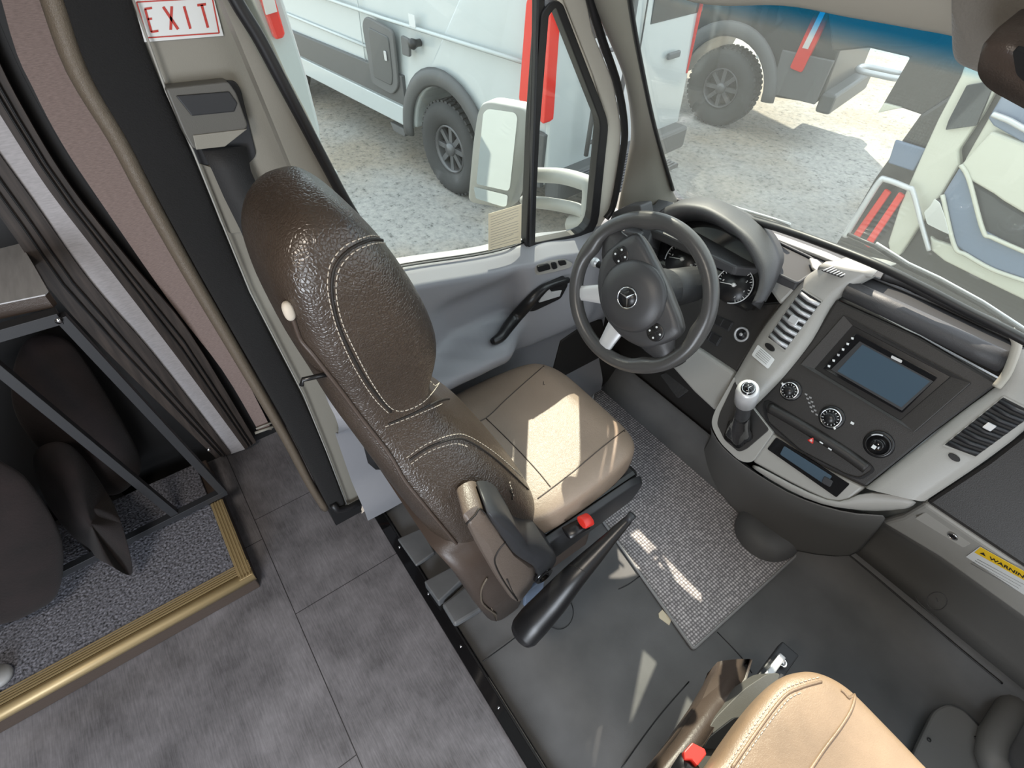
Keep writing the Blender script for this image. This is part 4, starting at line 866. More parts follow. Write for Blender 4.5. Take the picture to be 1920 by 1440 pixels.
# switch strip under the dials
q = roundpoly([(1429, 756), (1440, 750), (1545, 812), (1634, 872), (1641, 884), (1615, 900), (1590, 893), (1500, 846), (1436, 790)], 8)
mb = MB(); ring(mb, [cpt(*q_, lift=.004) for q_ in q], [cpt(*(Vector(q_)+(Vector((1535, 825))-Vector(q_))*0.05), lift=.004) for q_ in q], -nnc*0.004); part(mb, 'switch_strip_rim', M['black'], face)
mb = MB(); mb.tube(path_px([(1444, 764), (1490, 790), (1540, 820), (1590, 852), (1626, 878)], CPP, CPN, -0.006), (0.020, 0.016), 14); ssw = part(mb, 'switch_strip', M['dash'], face)
hz = cpt(1521, 826, .016); mb = MB()
for k in range(3):
    a0_, a1_ = PI/2+2*PI*k/3, PI/2+2*PI*(k+1)/3; mb.tube([hz+(u_*math.cos(a0_)+v_*math.sin(a0_))*.008, hz+(u_*math.cos(a1_)+v_*math.sin(a1_))*.008], 0.0014, 5)
mb.build('hazard_symbol', M['tail'], ssw)
mb = MB(); mb.prism([hz-nnc*.001+(u_*math.cos(PI/2+2*PI*k/3)+v_*math.sin(PI/2+2*PI*k/3))*.007 for k in range(3)], -nnc*.002); mb.build('hazard_button', M['clear'], ssw)
for p in ((1540, 830), (1556, 842)):
    mb = MB(); mb.box(cpt(*p, lift=.015), (0.009, 0.003, 0.002), Matrix((u_, v_, nnc)).transposed()); mb.build('switch_mark', M['label'], ssw)
# gear lever
gl = empty('gear_lever', cpt(1375, 815), 'short automatic gear lever with silver topped knob and black leather gaiter', 'gear lever')
b0 = cpt(1384, 812, .012); t0 = PP((1402, 733), (0, 0.82, 0), (0, 1, 0.1)); ax = (t0-b0).normalized()
H = (t0-b0).length; mb = MB(); rings = []
for k in range(9):
    t = k/8; rr = lerp(0.040, 0.018, t**0.7); rings.append([b0.lerp(b0+ax*H*0.5, t) + (u_*math.cos(2*PI*j/28)+v_*math.sin(2*PI*j/28)*1.1)*rr*(1+0.10*math.sin(5*2*PI*j/28+7*t)*(1-t)) for j in range(28)])
mb.loft(rings); mb.build('gaiter', M['gloss'], gl)
mb = MB(); mb.lathe([(0.018, H*.44), (0.019, H*.52), (0.017, H*.6), (0.021, H*.75), (0.025, H*.88), (0.0255, H*.97)], b0, ax, 24); mb.build('knob_grip', M['frame'], gl)
mb = MB(); mb.lathe([(0.0258, H*.80), (0.0262, H*.97), (0.024, H*1.03), (0.020, H*1.045), (0.0165, H*1.045)], b0, ax, 24); mb.build('knob_collar', M['silver'], gl)
mb = MB(); mb.lathe([(0.0165, H*1.03), (0.016, H*1.05), (0.0005, H*1.055)], b0, ax, 24); kc = mb.build('knob_cap', M['gloss'], gl)
def star(c, n, u, r, ang0, m, parent, name, thick=0.0016):
    v = n.cross(u); mb = MB()
    mb.tube([c+(u*math.cos(2*PI*k/40)+v*math.sin(2*PI*k/40))*r for k in range(40)], r*0.07, 6, closed=True)
    for k in range(3):
        a = ang0+2*PI*k/3; tip = c+(u*math.cos(a)+v*math.sin(a))*r*.97; s = (u*-math.sin(a)+v*math.cos(a))
        mb.add([c+n*thick*1.6, c+s*r*.14+(u*math.cos(a)+v*math.sin(a))*r*.08, tip, c-s*r*.14+(u*math.cos(a)+v*math.sin(a))*r*.08, c-n*thick], [(0, 1, 2), (0, 2, 3), (4, 2, 1), (4, 3, 2)])
    return mb.build(name, m, parent)
star(b0+ax*H*1.06, ax, u_, 0.0135, PI/2-.3, M['chrome'], kc, 'emblem')

# passenger side of the dashboard
G1, G1N = V(0, 1.08, 0.6), V(0, -1, 0.45)
mb = MB(); slab([(1734, 941), (1850, 864), (1945, 790), (2100, 700), (2200, 850), (2150, 1180), (1920, 1066)], G1, G1N, 0.03, 0, mb); gb = part(mb, 'glovebox_lid', M['dash'], bevel=0.01)
G2N = V(0, -1, -0.25); G2 = PP((1734, 941), G1, G1N)
mb = MB(); slab([(1650, 979), (1690, 968), (1732, 943), (1920, 1070), (2150, 1190), (2150, 1330), (1920, 1160), (1760, 1045)], G2, G2N, 0.03, 0, mb); ls = part(mb, 'lower_strip', M['grey'], bevel=0.012, seg=3)
mb, c, n = onto(roundpoly([(1714, 972), (1746, 953), (1837, 1010), (1806, 1028)], 4), ls, 0.006, 0.004); cv = mb.build('socket_cover', M['grey'], ls, bevel=0.002)
h0, hn = hit((1789, 1003), ls, 0.005); mb = MB(); mb.lathe([(0.011, 0), (0.012, 0.002), (0.009, 0.003), (0.009, -0.001)], h0, hn, 24); mb.build('socket_ring', M['chrome'], cv)
mb = MB(); mb.lathe([(0.0088, 0.0), (0.008, 0.002), (0.0003, 0.0025)], h0, hn, 20); mb.build('socket_plug', M['gloss'], cv)
wl = empty('warning_label', h0, 'white warning label with yellow top band below the glovebox', 'label')
W0, Wn = PP((1870, 1060), G2, G2N), face_cam(G2, G2N)
slab([(1837, 1025), (1935, 1080), (1924, 1118), (1811, 1044)], G2, G2N, 0.001, 0.003).build('label_sheet', M['label'], wl)
slab([(1838, 1026), (1935, 1080), (1931, 1094), (1827, 1036)], G2, G2N, 0.001, 0.0036).build('yellow_band', M['yellow'], wl)
uu = (PP((1931, 1086), G2, G2N)-PP((1833, 1031), G2, G2N)).normalized(); vv = Wn.cross(uu); vv = vv if vv.z > 0 else -vv
text('\u26a0WARNING' if False else 'WARNING', 'warning_text', M['dark'], wl, PP((1895, 1065), G2, G2N)+Wn*.0044, uu, vv, 0.0165, bold=0.0003)
p = PP((1845, 1037), G2, G2N)+Wn*.0042; mb = MB(); mb.prism([p+(uu*math.cos(PI/2+2*PI*k/3)+vv*math.sin(PI/2+2*PI*k/3))*.007 for k in range(3)], -Wn*.0006); mb.build('warning_triangle', M['dark'], wl)
mb = MB()
for k in range(4):
    a = Vector((1829, 1044)).lerp(Vector((1820, 1050)), k/2.2); b = Vector((1928, 1098)).lerp(Vector((1918, 1106)), k/2.2); mb.tube([PP(a.lerp(b, .05), G2, G2N)+Wn*.0032, PP(a.lerp(b, .93), G2, G2N)+Wn*.0032], 0.0008, 4)
mb.build('small_print', M['greyprint'], wl)
# panel between floor ledge and dashboard (passenger footwell)
bt_ = [V(-0.02, 1.20, 0.115), V(0.135, 1.20, 0.115), V(0.35, 1.20, 0.115), V(0.70, 1.20, 0.115), V(1.0, 1.20, 0.115)]
tp_ = [PP(q, G2, G2N)+V(0, 0.02, 0) for q in ((1560, 960), (1650, 978), (1760, 1045), (1920, 1160), (2150, 1330))]
mb = MB(); mb.grid([[a.lerp(b, t)+V(0, 0.03*math.sin(PI*t), 0) for a, b in zip(bt_, tp_)] for t in (0, .2, .5, .8, 1)]); fw = struct(mb.build('wall_footwell', M['rubber2'], solid=0.004))
mb = MB(); seam([(1757+19*math.cos(2*PI*k/14), 1127+17*math.sin(2*PI*k/14)) for k in range(14)], fw, 0.0012, mb=mb, closed=True, k=2)
seam([(1716, 1117), (1722, 1128), (1740, 1145), (1760, 1162), (1764, 1170)], fw, 0.0010, mb=mb); seam([(1756, 1121), (1758, 1128)], fw, 0.002, mb=mb)
struct(mb.build('trim_footwell_mark', M['rubber']))
mb = MB(); seam([(1537, 999), (1600, 1046), (1700, 1130), (1800, 1215), (1880, 1281)], bpy.data.objects['floor_2'], 0.003, mb=mb, lift=.003); struct(mb.build('trim_floor_ledge', M['seal']))
# dark side bracket on the passenger's side floor
mb = MB(); slab(roundpoly([(1718, 1400), (1752, 1330), (1778, 1318), (1808, 1330), (1866, 1392), (1850, 1440), (1800, 1500), (1700, 1450)], 12), (0, 0, 0.02), (0, 0, 1), 0.02, 0.02, mb); struct(mb.build('trim_seat_foot_cover', M['rubber2'], bevel=0.006))
mb = MB()
for p in ((1742, 1387), (1830, 1384)): mb = MB(); mb.lathe([(0.0055, 0), (0.005, .002), (.0003, .002)], PZ(*p, 0.041), ZZ, 14); struct(mb.build('trim_screw_cap', M['dark']))
mb = MB(); mb.tube([PZ(*q, 0.06) for q in ((1920, 1290), (1895, 1330), (1862, 1385), (1858, 1420), (1870, 1450))], 0.035, 12); struct(mb.build('trim_side_duct', M['rubber2']))
# firewall and blackout below the dashboard on the driver's side
struct(MB().box((-0.55, 1.224, 0.36), (0.86, 0.02, 0.98)).build('wall_firewall', M['dash']))
struct(MB().box((-0.55, 1.26, 0.02), (0.75, 0.16, 0.12)).build('trim_toe_board', M['dash']))
mb = MB(); slab([(1036, 700), (1052, 640), (1110, 600), (1130, 600), (1140, 650), (1200, 690), (1170, 725), (1110, 740)], (-0.86, 0, 0), (1, 0, 0), 0.02, 0, mb); struct(mb.build('trim_kick_panel', M['dash'], bevel=0.006))

# driver's side
HN = V(0, -0.8, 0.6); HP = V(0, 1.05, 1.0)
outer = [(1213, 470), (1216, 440), (1226, 410), (1247, 390), (1280, 382), (1319, 386), (1347, 398), (1372, 414), (1411, 445), (1437, 484), (1443, 510), (1440, 540), (1428, 568)]
inner = [(1216, 470), (1221, 447), (1236, 422), (1267, 404), (1300, 401), (1330, 409), (1352, 422), (1380, 440), (1404, 470), (1418, 500), (1424, 520), (1421, 545), (1410, 570)]
nnH = face_cam(HP, HN)
Ho = catmull([PP(q, HP, HN) for q in outer], 4); Hi = catmull([PP(q, HP, HN) for q in inner], 4)
NH = len(Ho)-1; ef = [1-0.85*smooth((k/NH-.60)/.40) - 0.6*(1-smooth((k/NH)/.2)) for k in range(NH+1)]
rows = [[p+V(0, .12*max(0, e), -.03*max(0, e)) for p, e in zip(Ho, ef)], [p+V(0, .05*max(0, e), 0.004) for p, e in zip(Ho, ef)], Ho, [a.lerp(b, .35)+nnH*.010 for a, b in zip(Ho, Hi)], [a.lerp(b, .8)+nnH*.008 for a, b in zip(Ho, Hi)], Hi, [p-nnH*.02 for p in Hi], [p-nnH*.075 for p in Hi]]
rows = list(map(list, rows))
mb = MB(); mb.grid(rows); ih = part(mb, 'instrument_hood', M['dashtop'], solid=0.003)
CLP = HP - nnH*0.06
def cl(q, th, lift=0, mb=None): return slab(q, CLP, HN, th, lift, mb)
mb = MB(); cl([(1205, 475), (1210, 430), (1240, 405), (1300, 395), (1360, 415), (1420, 470), (1430, 530), (1410, 580), (1398, 578), (1300, 528)], 0.02, 0, mb); cf = part(mb, 'cluster_face', M['gloss'])
def gauge(px, py, rpx, name, start, label, nums, needle):
    c = PP((px, py), CLP+nnH*.002, HN); e = PP((px+rpx, py), CLP+nnH*.002, HN); 
    U = V(1, 0, 0); U = (U-nnH*U.dot(nnH)).normalized(); W = nnH.cross(U); W = W if W.z > 0 else -W
    R = 0.054 if px < 1330 else 0.052
    mb = MB(); mb.lathe([(R, 0), (R, .003), (0.0003, .003)], c, nnH, 36); gd = mb.build(name, M['bezel'], cf)
    mb = MB(); mb.tube([c+nnH*.005+(U*math.cos(a)+W*math.sin(a))*R for a in [start-PI*1.55*k/30 for k in range(31)]], 0.0018, 6); mb.build('gauge_rim', M['silver'], gd)
    mb = MB()
    for k in range(25):
        a = start-PI*0.12-PI*1.3*k/24; l = .80 if k % 3 == 0 else .88; e = U*math.cos(a)+W*math.sin(a); mb.tube([c+nnH*.0036+e*R*l, c+nnH*.0036+e*R*.95], 0.0007 if k % 3 else .001, 4)
    mb.build('gauge_scale', M['white'], gd)
    for k, s in enumerate(nums):
        a = start-PI*0.12-PI*1.3*k/(len(nums)-1); e = U*math.cos(a)+W*math.sin(a); text(s, 'gauge_number', M['white'], gd, c+nnH*.0038+e*R*.66, U, W, 0.0085)
    e = U*math.cos(needle)+W*math.sin(needle); mb = MB(); mb.tube([c+nnH*.007-e*R*.15, c+nnH*.007+e*R*.78], lambda t: 0.0016*(1.2-t*.8), 6); mb.lathe([(.006, .002), (.0055, .009), (.0003, .010)], c, nnH, 16); mb.build('needle', M['white'], gd)
gauge(1280, 487, 33, 'speedometer', PI*1.15, '', ['0', '20', '40', '60', '80', '100'], PI*1.10)
gauge(1377, 535, 28, 'rev_counter', PI*1.15, '', ['0', '1', '2', '3', '4', '5'], PI*1.10)
mb = MB(); cl([(1305, 525), (1312, 508), (1334, 520), (1326, 540)], 0.001, 0.003, mb); mb.build('info_display', M['screen'], cf)
mb = MB(); cl([(1318, 505), (1332, 478), (1350, 488), (1338, 515)], 0.001, 0.003, mb); mb.build('upper_display', M['screen'], cf)
# dark driver's panel below the cluster
DP = CPP - nnc*0.03
mb = MB(); slab([(1213, 474), (1300, 530), (1400, 580), (1430, 568), (1468, 566), (1423, 630), (1376, 706), (1310, 668), (1262, 690), (1180, 640), (1130, 560), (1130, 430), (1150, 400), (1205, 440)], DP, CPN, 0.04, 0, mb); dpn = part(mb, 'driver_panel', M['dash'], bevel=0.006)
mb = MB(); slab([(1255, 684), (1306, 652), (1377, 700), (1362, 740), (1340, 772), (1300, 735)], DP, V(0, -1, 0.2), 0.03, 0.03, mb); part(mb, 'knee_panel', M['grey'], bevel=0.01, seg=3)
c, n = hit((1391, 627), dpn, 0.0); mb = MB(); mb.lathe([(.0225, 0), (.0225, .004), (.020, .0065), (.016, .004), (.016, 0)], c, n, 32); ig = mb.build('ignition_ring', M['silver'], dpn)
mb = MB(); mb.lathe([(.016, 0), (.0155, .003), (.006, .002), (.005, .006), (.0003, .006)], c, n, 24); ik = mb.build('ignition_lock', M['black'], ig); mb = MB(); mb.lathe([(.0052, .0055), (.005, .007), (.0003, .007)], c, n, 14); mb.build('key_slot', M['silver'], ig)
for q in ([(1342, 590), (1376, 604), (1366, 622), (1334, 606)], [(1320, 612), (1354, 632), (1344, 650), (1312, 630)]):
    mb, c, n = onto(roundpoly(q, 3), dpn, 0.004, 0.002); bk = mb.build('switch_bank', M['frame'], dpn, bevel=0.001)
    a, b, c2, d2 = [Vector(x) for x in q]
    for k in range(2):
        t0_, t1_ = .06+.47*k, .47+.47*k; mb, c, n = onto([tuple(a.lerp(b, t0_).lerp(d2.lerp(c2, t0_), .1)), tuple(a.lerp(b, t1_).lerp(d2.lerp(c2, t1_), .1)), tuple(a.lerp(b, t1_).lerp(d2.lerp(c2, t1_), .9)), tuple(a.lerp(b, t0_).lerp(d2.lerp(c2, t0_), .9))], dpn, 0.003, 0.005); mb.build('rocker_switch', M['black'], bk, bevel=0.001)
# left corner vents
for q in ([(1143, 418), (1152, 399), (1166, 405), (1156, 428)], [(1174, 444), (1186, 428), (1198, 436), (1184, 456)]):
    mb, c, n = onto(q, dpn, 0.004, 0.03); vv_ = mb.build('side_vent', M['blackm'], dpn)
    a, b, c2, d2 = [Vector(x) for x in q]
    for k in range(4):
        t = (k+.5)/4; mb, c, n = onto([tuple(a.lerp(d2, t)), tuple(b.lerp(c2, t)), tuple(b.lerp(c2, t+.12)), tuple(a.lerp(d2, t+.12))], dpn, 0.003, 0.033); mb.build('slat', M['frame'], vv_)
mb = MB(); slab(roundpoly([(1132, 440), (1150, 398), (1172, 386), (1200, 384), (1206, 420), (1204, 470), (1160, 450)], 5), (0, 0.94, 0), (0, 1, 0), 0.05, -0.002, mb); part(mb, 'corner_pod', M['dashtop'], bevel=0.01, seg=3)
# pedals
pd = empty('brake_pedal', PZ(1266, 722, 0.12), 'black rubber brake pedal below the steering wheel', 'pedal')
mb = MB(); slab(roundpoly([(1236, 702), (1262, 694), (1298, 728), (1270, 748)], 5), (0, 1.10, 0), (0, -1, 0.5), 0.012, 0, mb); mb.build('pedal_pad', M['pedal'], pd, bevel=0.003)
mb = MB(); a = PP((1268, 715), V(0, 1.11, 0), (0, -1, .5)); mb.tube([a, a+V(0, .08, .1), a+V(0, .1, .3)], 0.009, 8); mb.build('pedal_arm', M['black'], pd)
pd = empty('accelerator_pedal', PZ(1318, 775, 0.1), 'long black accelerator pedal beside the console base', 'pedal')
mb = MB(); slab(roundpoly([(1300, 752), (1318, 744), (1342, 790), (1322, 800)], 4), (0, 1.12, 0), (0, -1, 0.9), 0.012, 0, mb); mb.build('pedal_pad', M['pedal'], pd, bevel=0.003)
mb = MB(); a = PP((1318, 770), V(0, 1.13, 0), (0, -1, .9)); mb.tube([a, a+V(0, .09, .1), a+V(0, .1, .25)], 0.007, 8); mb.build('pedal_arm', M['black'], pd)

# ================================================================== STEERING WHEEL
SC = V(-0.4206, 0.6513, 0.9775); th, ph = 0.3797, 0.171
SN = V(math.sin(ph), -math.cos(th)*math.cos(ph), math.sin(th)).normalized(); SU = V(0, 0, 1).cross(SN).normalized(); SU = SU if SU.x > 0 else -SU
SV = SN.cross(SU); SV = SV if SV.z > 0 else -SV
ROT = math.radians(-39)
Ur = SU*math.cos(ROT)+SV*math.sin(ROT); Vr = -SU*math.sin(ROT)+SV*math.cos(ROT)
def sw(x, y, z=0): return SC + Ur*x + Vr*y + SN*z
stw = empty('steering_wheel', SC, 'grey four-spoke steering wheel with a round star emblem on its hub', 'steering wheel')
mb = MB(); RR = 0.1755
def rr_(t):
    a = 2*PI*t; b = 1.0
    for a0 in (math.radians(35), math.radians(145), math.radians(-20), math.radians(200)):
        d = (a-a0+PI) % (2*PI)-PI; b += 0.20*math.exp(-(d/0.16)**2)
    return b
rings = []
for k in range(97):
    a = 2*PI*k/96; f_ = rr_(k/96); e = Ur*math.cos(a)+Vr*math.sin(a)
    rings.append([SC+e*(RR-0.004*(f_-1)*5) + e*math.cos(2*PI*j/16)*0.0178*f_ + SN*math.sin(2*PI*j/16)*0.0185 for j in range(16)])
mb.loft(rings, cap=False); mb.build('rim', M['rim'], stw)
# hub: wide upper body and round cushion
mb = MB()
hubq = [(-0.125, 0.050), (-0.10, 0.064), (-0.05, 0.068), (0, 0.070), (0.05, 0.068), (0.10, 0.064), (0.125, 0.050), (0.125, -0.010), (0.105, -0.045), (0.06, -0.075), (0, -0.088), (-0.06, -0.075), (-0.105, -0.045), (-0.125, -0.010)]
hubq = [tuple(p.to_2d()) for p in catmull([V(x*1.06, y*1.14, 0) for x, y in hubq], 4, True)]
mb.loft([[sw(x*s, y*s, z) for x, y in hubq] for s, z in ((0.72, -0.035), (0.96, -0.02), (1.0, 0.0), (0.985, 0.010), (0.93, 0.017), (0.80, 0.020), (0.0, 0.021))]); hb = mb.build('hub_body', M['hub'], stw)
mb = MB(); mb.loft([[sw(x*s*.086, -0.004+y*s*.084, z) for x, y in [(math.cos(2*PI*k/40), math.sin(2*PI*k/40)) for k in range(40)]] for s, z in ((1.02, 0.014), (1.0, 0.022), (0.92, 0.030), (0.6, 0.038), (0.25, 0.0405), (0.0, 0.041))]); ap = mb.build('airbag_cover', M['hub'], stw)
for a0, nm in ((0, 's'), (180, 's')):
    s = 1 if a0 == 0 else -1; mb = MB()
    mb.loft([[sw(s*x, yy, zz) for yy, zz in ((-w_, z_-.012), (-w_, z_), (0, z_+.006), (w_, z_), (w_, z_-.012))] for x, w_, z_ in ((0.10, 0.05, .006), (0.13, 0.040, .006), (0.150, 0.028, .004), (0.170, 0.024, .002))]); mb.build('upper_spoke', M['hub'], stw)
for a0 in (-62, -118):
    a = math.radians(a0); e = V(math.cos(a), math.sin(a), 0); p_ = V(-math.sin(a), math.cos(a), 0); mb = MB()
    mb.loft([[sw(*(e*r + p_*k*w_ + V(0, 0, z)).to_tuple()) for k, z in ((-1, z_-.010), (-1, z_), (-.5, z_+.004), (.5, z_+.004), (1, z_), (1, z_-.010))] for r, w_, z_ in ((0.070, .028, .006), (0.10, .024, .008), (0.14, .020, .006), (0.172, .018, .002))]); o = mb.build('lower_spoke', M['silver'], stw, bevel=0.002); o['label'] = 'silver spoke'
for s in (-1, 1):
    c = sw(s*0.100, 0.012, 0.017); mb = MB(); mb.lathe([(0.0225, 0), (0.022, .004), (.0195, .005), (.0003, .006)], c, SN, 28); pod = mb.build('button_pod', M['black'], stw)
    for k in range(4):
        a = PI/4+PI/2*k; p = c+(Ur*math.cos(a)+Vr*math.sin(a))*.0135+SN*.0062; mb = MB(); mb.lathe([(.0028, 0), (.0024, .0012), (.0002, .0014)], p, SN, 10); mb.build('button_symbol', M['label'], pod)
    mb = MB()
    for a in (0, PI/2): e = (Ur*math.cos(a)+Vr*math.sin(a)); mb.tube([c-e*.019+SN*.0058, c+SN*.0062, c+e*.019+SN*.0058], .0007, 4)
    mb.build('button_gap', M['seal'], pod)
mb = MB(); mb.lathe([(0.0255, 0.036), (0.025, 0.041), (.0003, .0425)], SC-Vr*.006, SN, 32); em = mb.build('emblem_base', M['black'], stw)
star(sw(0, -0.006, 0.0445), SN, Ur, 0.0245, PI/2, M['chrome'], em, 'emblem', 0.002)
mb = MB(); mb.lathe([(0.055, -0.14), (0.06, -0.08), (0.062, -0.045), (0.05, -0.02)], SC, SN, 28); mb.lathe([(0.05, -0.34), (0.052, -0.12)], SC, SN, 20); mb.build('column_shroud', M['blackm'], stw)
def stalk(name, label, q, d0):
    t = empty(name, PP(q[0], SC-SN*0.06, SN), label, 'control stalk')
    mb = MB(); pts = [PP(a, SC-SN*(0.065-.0*i), SN) for i, a in enumerate(q)]; mb.tube(catmull(pts, 4), lambda s: 0.006+.004*s, 8); mb.build('lever', M['black'], t)
    mb = MB(); mb.superell(pts[-1], (.012, .012, .012), .8, .8, nu=14, nv=8); mb.build('lever_tip', M['silver'], t); return t
stalk('indicator_stalk', 'stubby control stalk with pale tip left of the steering wheel hub', [(1150, 510), (1130, 500), (1116, 492)], 0)

# ================================================================== DRIVER'S SEAT
def se(c, hw, hd, n, e=0.62, rot=0.0):    # superellipse ring in a horizontal plane, centre c
    out = []
    for k in range(n):
        a = 2*PI*k/n; x = math.copysign(abs(math.cos(a))**e, math.cos(a))*hw; y = math.copysign(abs(math.sin(a))**e, math.sin(a))*hd
        out.append(V(c.x + x*math.cos(rot)-y*math.sin(rot), c.y + x*math.sin(rot)+y*math.cos(rot), c.z))
    return out
ds = empty('driver_seat', V(-0.51, 0.3, 0.0), 'brown leather high-backed driver seat with stitched oval headrest side and tan cushion', 'seat')
SX = -0.512
REAR = [(0.30, .05), (.45, .035), (.58, .005), (.75, -.035), (.90, -.068), (1.0, -.090), (1.07, -.100), (1.16, -.116), (1.27, -.126), (1.33, -.122), (1.37, -.105), (1.395, -.07), (1.41, -.04)]
FRNT = [(0.30, .30), (.48, .33), (.60, .290), (.72, .240), (.82, .180), (.90, .128), (.96, .100), (1.00, .088), (1.03, .104), (1.07, .120), (1.11, .122), (1.18, .108), (1.28, .070), (1.34, .040), (1.38, .012), (1.41, -.02)]
HW = [(0.30, .225), (.45, .242), (.60, .240), (.72, .228), (.80, .200), (.88, .160), (.94, .134), (1.0, .120), (1.06, .118), (1.20, .124), (1.30, .124), (1.35, .116), (1.385, .098), (1.40, .075), (1.41, .03)]
zs = [.30, .38, .45, .52, .60, .66, .72, .77, .82, .86, .90, .94, .97, 1.0, 1.03, 1.07, 1.11, 1.16, 1.21, 1.26, 1.30, 1.33, 1.36, 1.38, 1.393, 1.403, 1.41]
mb = MB(); rings = []
for z in zs:
    r_, f_, h_ = interp(REAR, z), interp(FRNT, z), interp(HW, z)
    rings.append(se(V(SX+0.004, (r_+f_)/2, z), h_, (f_-r_)/2, 40, 0.60))
mb.loft(rings); back = mb.build('backrest', M['brown'], ds, subd=1)
# seams with double stitching on the side of the headrest and the shoulder
oval = [(738, 768), (700, 722), (664, 655), (640, 600), (630, 545), (636, 505), (662, 474), (700, 457), (735, 462), (775, 505), (812, 570), (830, 625), (836, 668), (832, 700), (812, 735), (780, 762)]
oval_in = [(742, 760), (712, 715), (682, 655), (658, 600), (643, 545)]
outer_st = [(728, 774), (700, 745), (665, 690), (635, 625), (618, 565), (614, 525), (622, 490), (648, 460), (690, 443), (712, 444)]
mb = MB(); seam([(733, 772), (692, 722), (654, 655), (632, 600), (622, 545), (628, 500), (655, 468), (695, 450), (725, 452)], back, 0.0022, mb=mb); seam([(728, 795), (775, 775), (822, 752), (842, 748)], back, 0.0022, mb=mb); seam([(768, 862), (805, 838), (850, 823), (880, 828), (930, 862), (990, 918), (1040, 968)], back, 0.0022, mb=mb); mb.build('seam_line', M['seamd'], back)
mb = MB(); seam(outer_st, back, 0.0009, 0.007, mb=mb); seam(oval, back, 0.0009, 0.007, mb=mb, closed=True); seam([(722, 800), (770, 782), (830, 757)], back, 0.0009, 0.007, mb=mb)
seam([(762, 858), (800, 832), (850, 815), (882, 820), (935, 855), (995, 910), (1045, 962)], back, 0.0009, 0.007, mb=mb); seam([(770, 870), (806, 846), (850, 832), (878, 838)], back, 0.0009, 0.007, mb=mb)
st_ = mb.build('stitching', M['thread'], back); st_['label'] = 'pale double stitching'; st_['kind'] = 'stuff'
# rear edge piping / zip and little hook
mb = MB(); seam([(541, 572), (552, 598), (566, 635), (590, 665), (640, 730), (680, 785), (730, 850), (760, 900), (800, 950), (850, 1010), (880, 1050)], back, 0.004, mb=mb, lift=0.002); mb.build('piping', M['skirt'], back)
mb = MB(); a, n_ = hit((545, 580), back, 0.004); mb.superell(a, (.008, .008, .016), .8, .8, nu=14, nv=8); zp = mb.build('seam_end_tab', M['thread'], back)
mb = MB(); a, n_ = hit((612, 702), back, 0.0); mb.tube([a, a+V(-.01, -.035, 0), a+V(-.01, -.04, -.01)], .004, 6); mb.build('hook', M['black'], ds)
# skirt of the cover: hangs from the back to the floor
def sk(z, x0, x1, y0, y1, n=5):
    return [V(x, y, z) for x, y in roundpoly([(x0, y0), (x1, y0), (x1, y1), (x0, y1)], 0.05, n)]
mb = MB(); mb.loft([sk(.62, SX-.235, SX+.238, -.012, .22), sk(.48, SX-.245, SX+.246, .025, .26), sk(.36, SX-.25, SX+.25, .055, .28), sk(.2, SX-.235, SX+.245, .08, .26), sk(.02, SX-.22, SX+.235, .12, .25)]); skt = mb.build('cover_skirt', M['skirt'], ds)
mb = MB(); mb.box((SX, 0.37, 0.17), (0.40, 0.36, 0.30)); mb.build('pedestal', M['skirt'], ds, bevel=0.02)
mb = MB(); seam([(912, 1082), (903, 1100), (902, 1120), (910, 1135), (930, 1150)], skt, 0.003, mb=mb, lift=.003); seam([(930, 1150), (932, 1180), (934, 1195)], skt, 0.0015, mb=mb); mb.build('skirt_hem', M['piping'], skt)
# side frame of seat base, dark with tan side leather
mb = MB(); mb.loft([[V(SX+.255, y, z) for y, z in roundpoly([(.20, .30), (.62, .34), (.655, .42), (.60, .455), (.22, .45)], .03)], [V(SX+.275, y, z) for y, z in roundpoly([(.20, .31), (.61, .35), (.64, .42), (.59, .445), (.22, .44)], .03)]]); mb.build('side_shield', M['frame'], ds, bevel=.004)
mb = MB(); mb.box((SX, 0.43, 0.40), (0.50, 0.42, 0.08)); mb.build('cushion_frame', M['black'], ds, bevel=.015)
# cushion
def cwarp(q):
    x, y, z = q
    tap = 1-0.09*smooth((y+0.1)/1.1)
    zz = z + 0.25*(1-abs(x)**2)*(-0.12 if y < .5 else -.12) + (0.25*abs(x)**3 if z > 0 else 0)*0.5 - (0.35*smooth((y-.6)/.4) if z > 0 else 0)
    return Vector((x*tap, y, zz))
mb = MB(); mb.superell(V(SX-.004, 0.442, 0.478), (0.258, 0.247, 0.064), 0.40, 0.42, nu=64, nv=28, warp=cwarp); cu = mb.build('seat_cushion', M['tan'], ds, subd=1); cu['label'] = 'tan leather cushion'
mb = MB(); seam([(1026, 681), (990, 712), (950, 748), (911, 784), (880, 795), (850, 797)], cu, 0.0016, mb=mb); seam([(911, 784), (960, 832), (1005, 880), (1032, 913)], cu, 0.0016, mb=mb); seam([(1180, 799), (1130, 838), (1080, 880), (1035, 915), (1008, 935)], cu, 0.0016, mb=mb); seam([(1192, 868), (1150, 910), (1110, 948), (1070, 972), (1058, 975)], cu, 0.0014, mb=mb)
mb.build('cushion_seam', M['skirt'], cu)
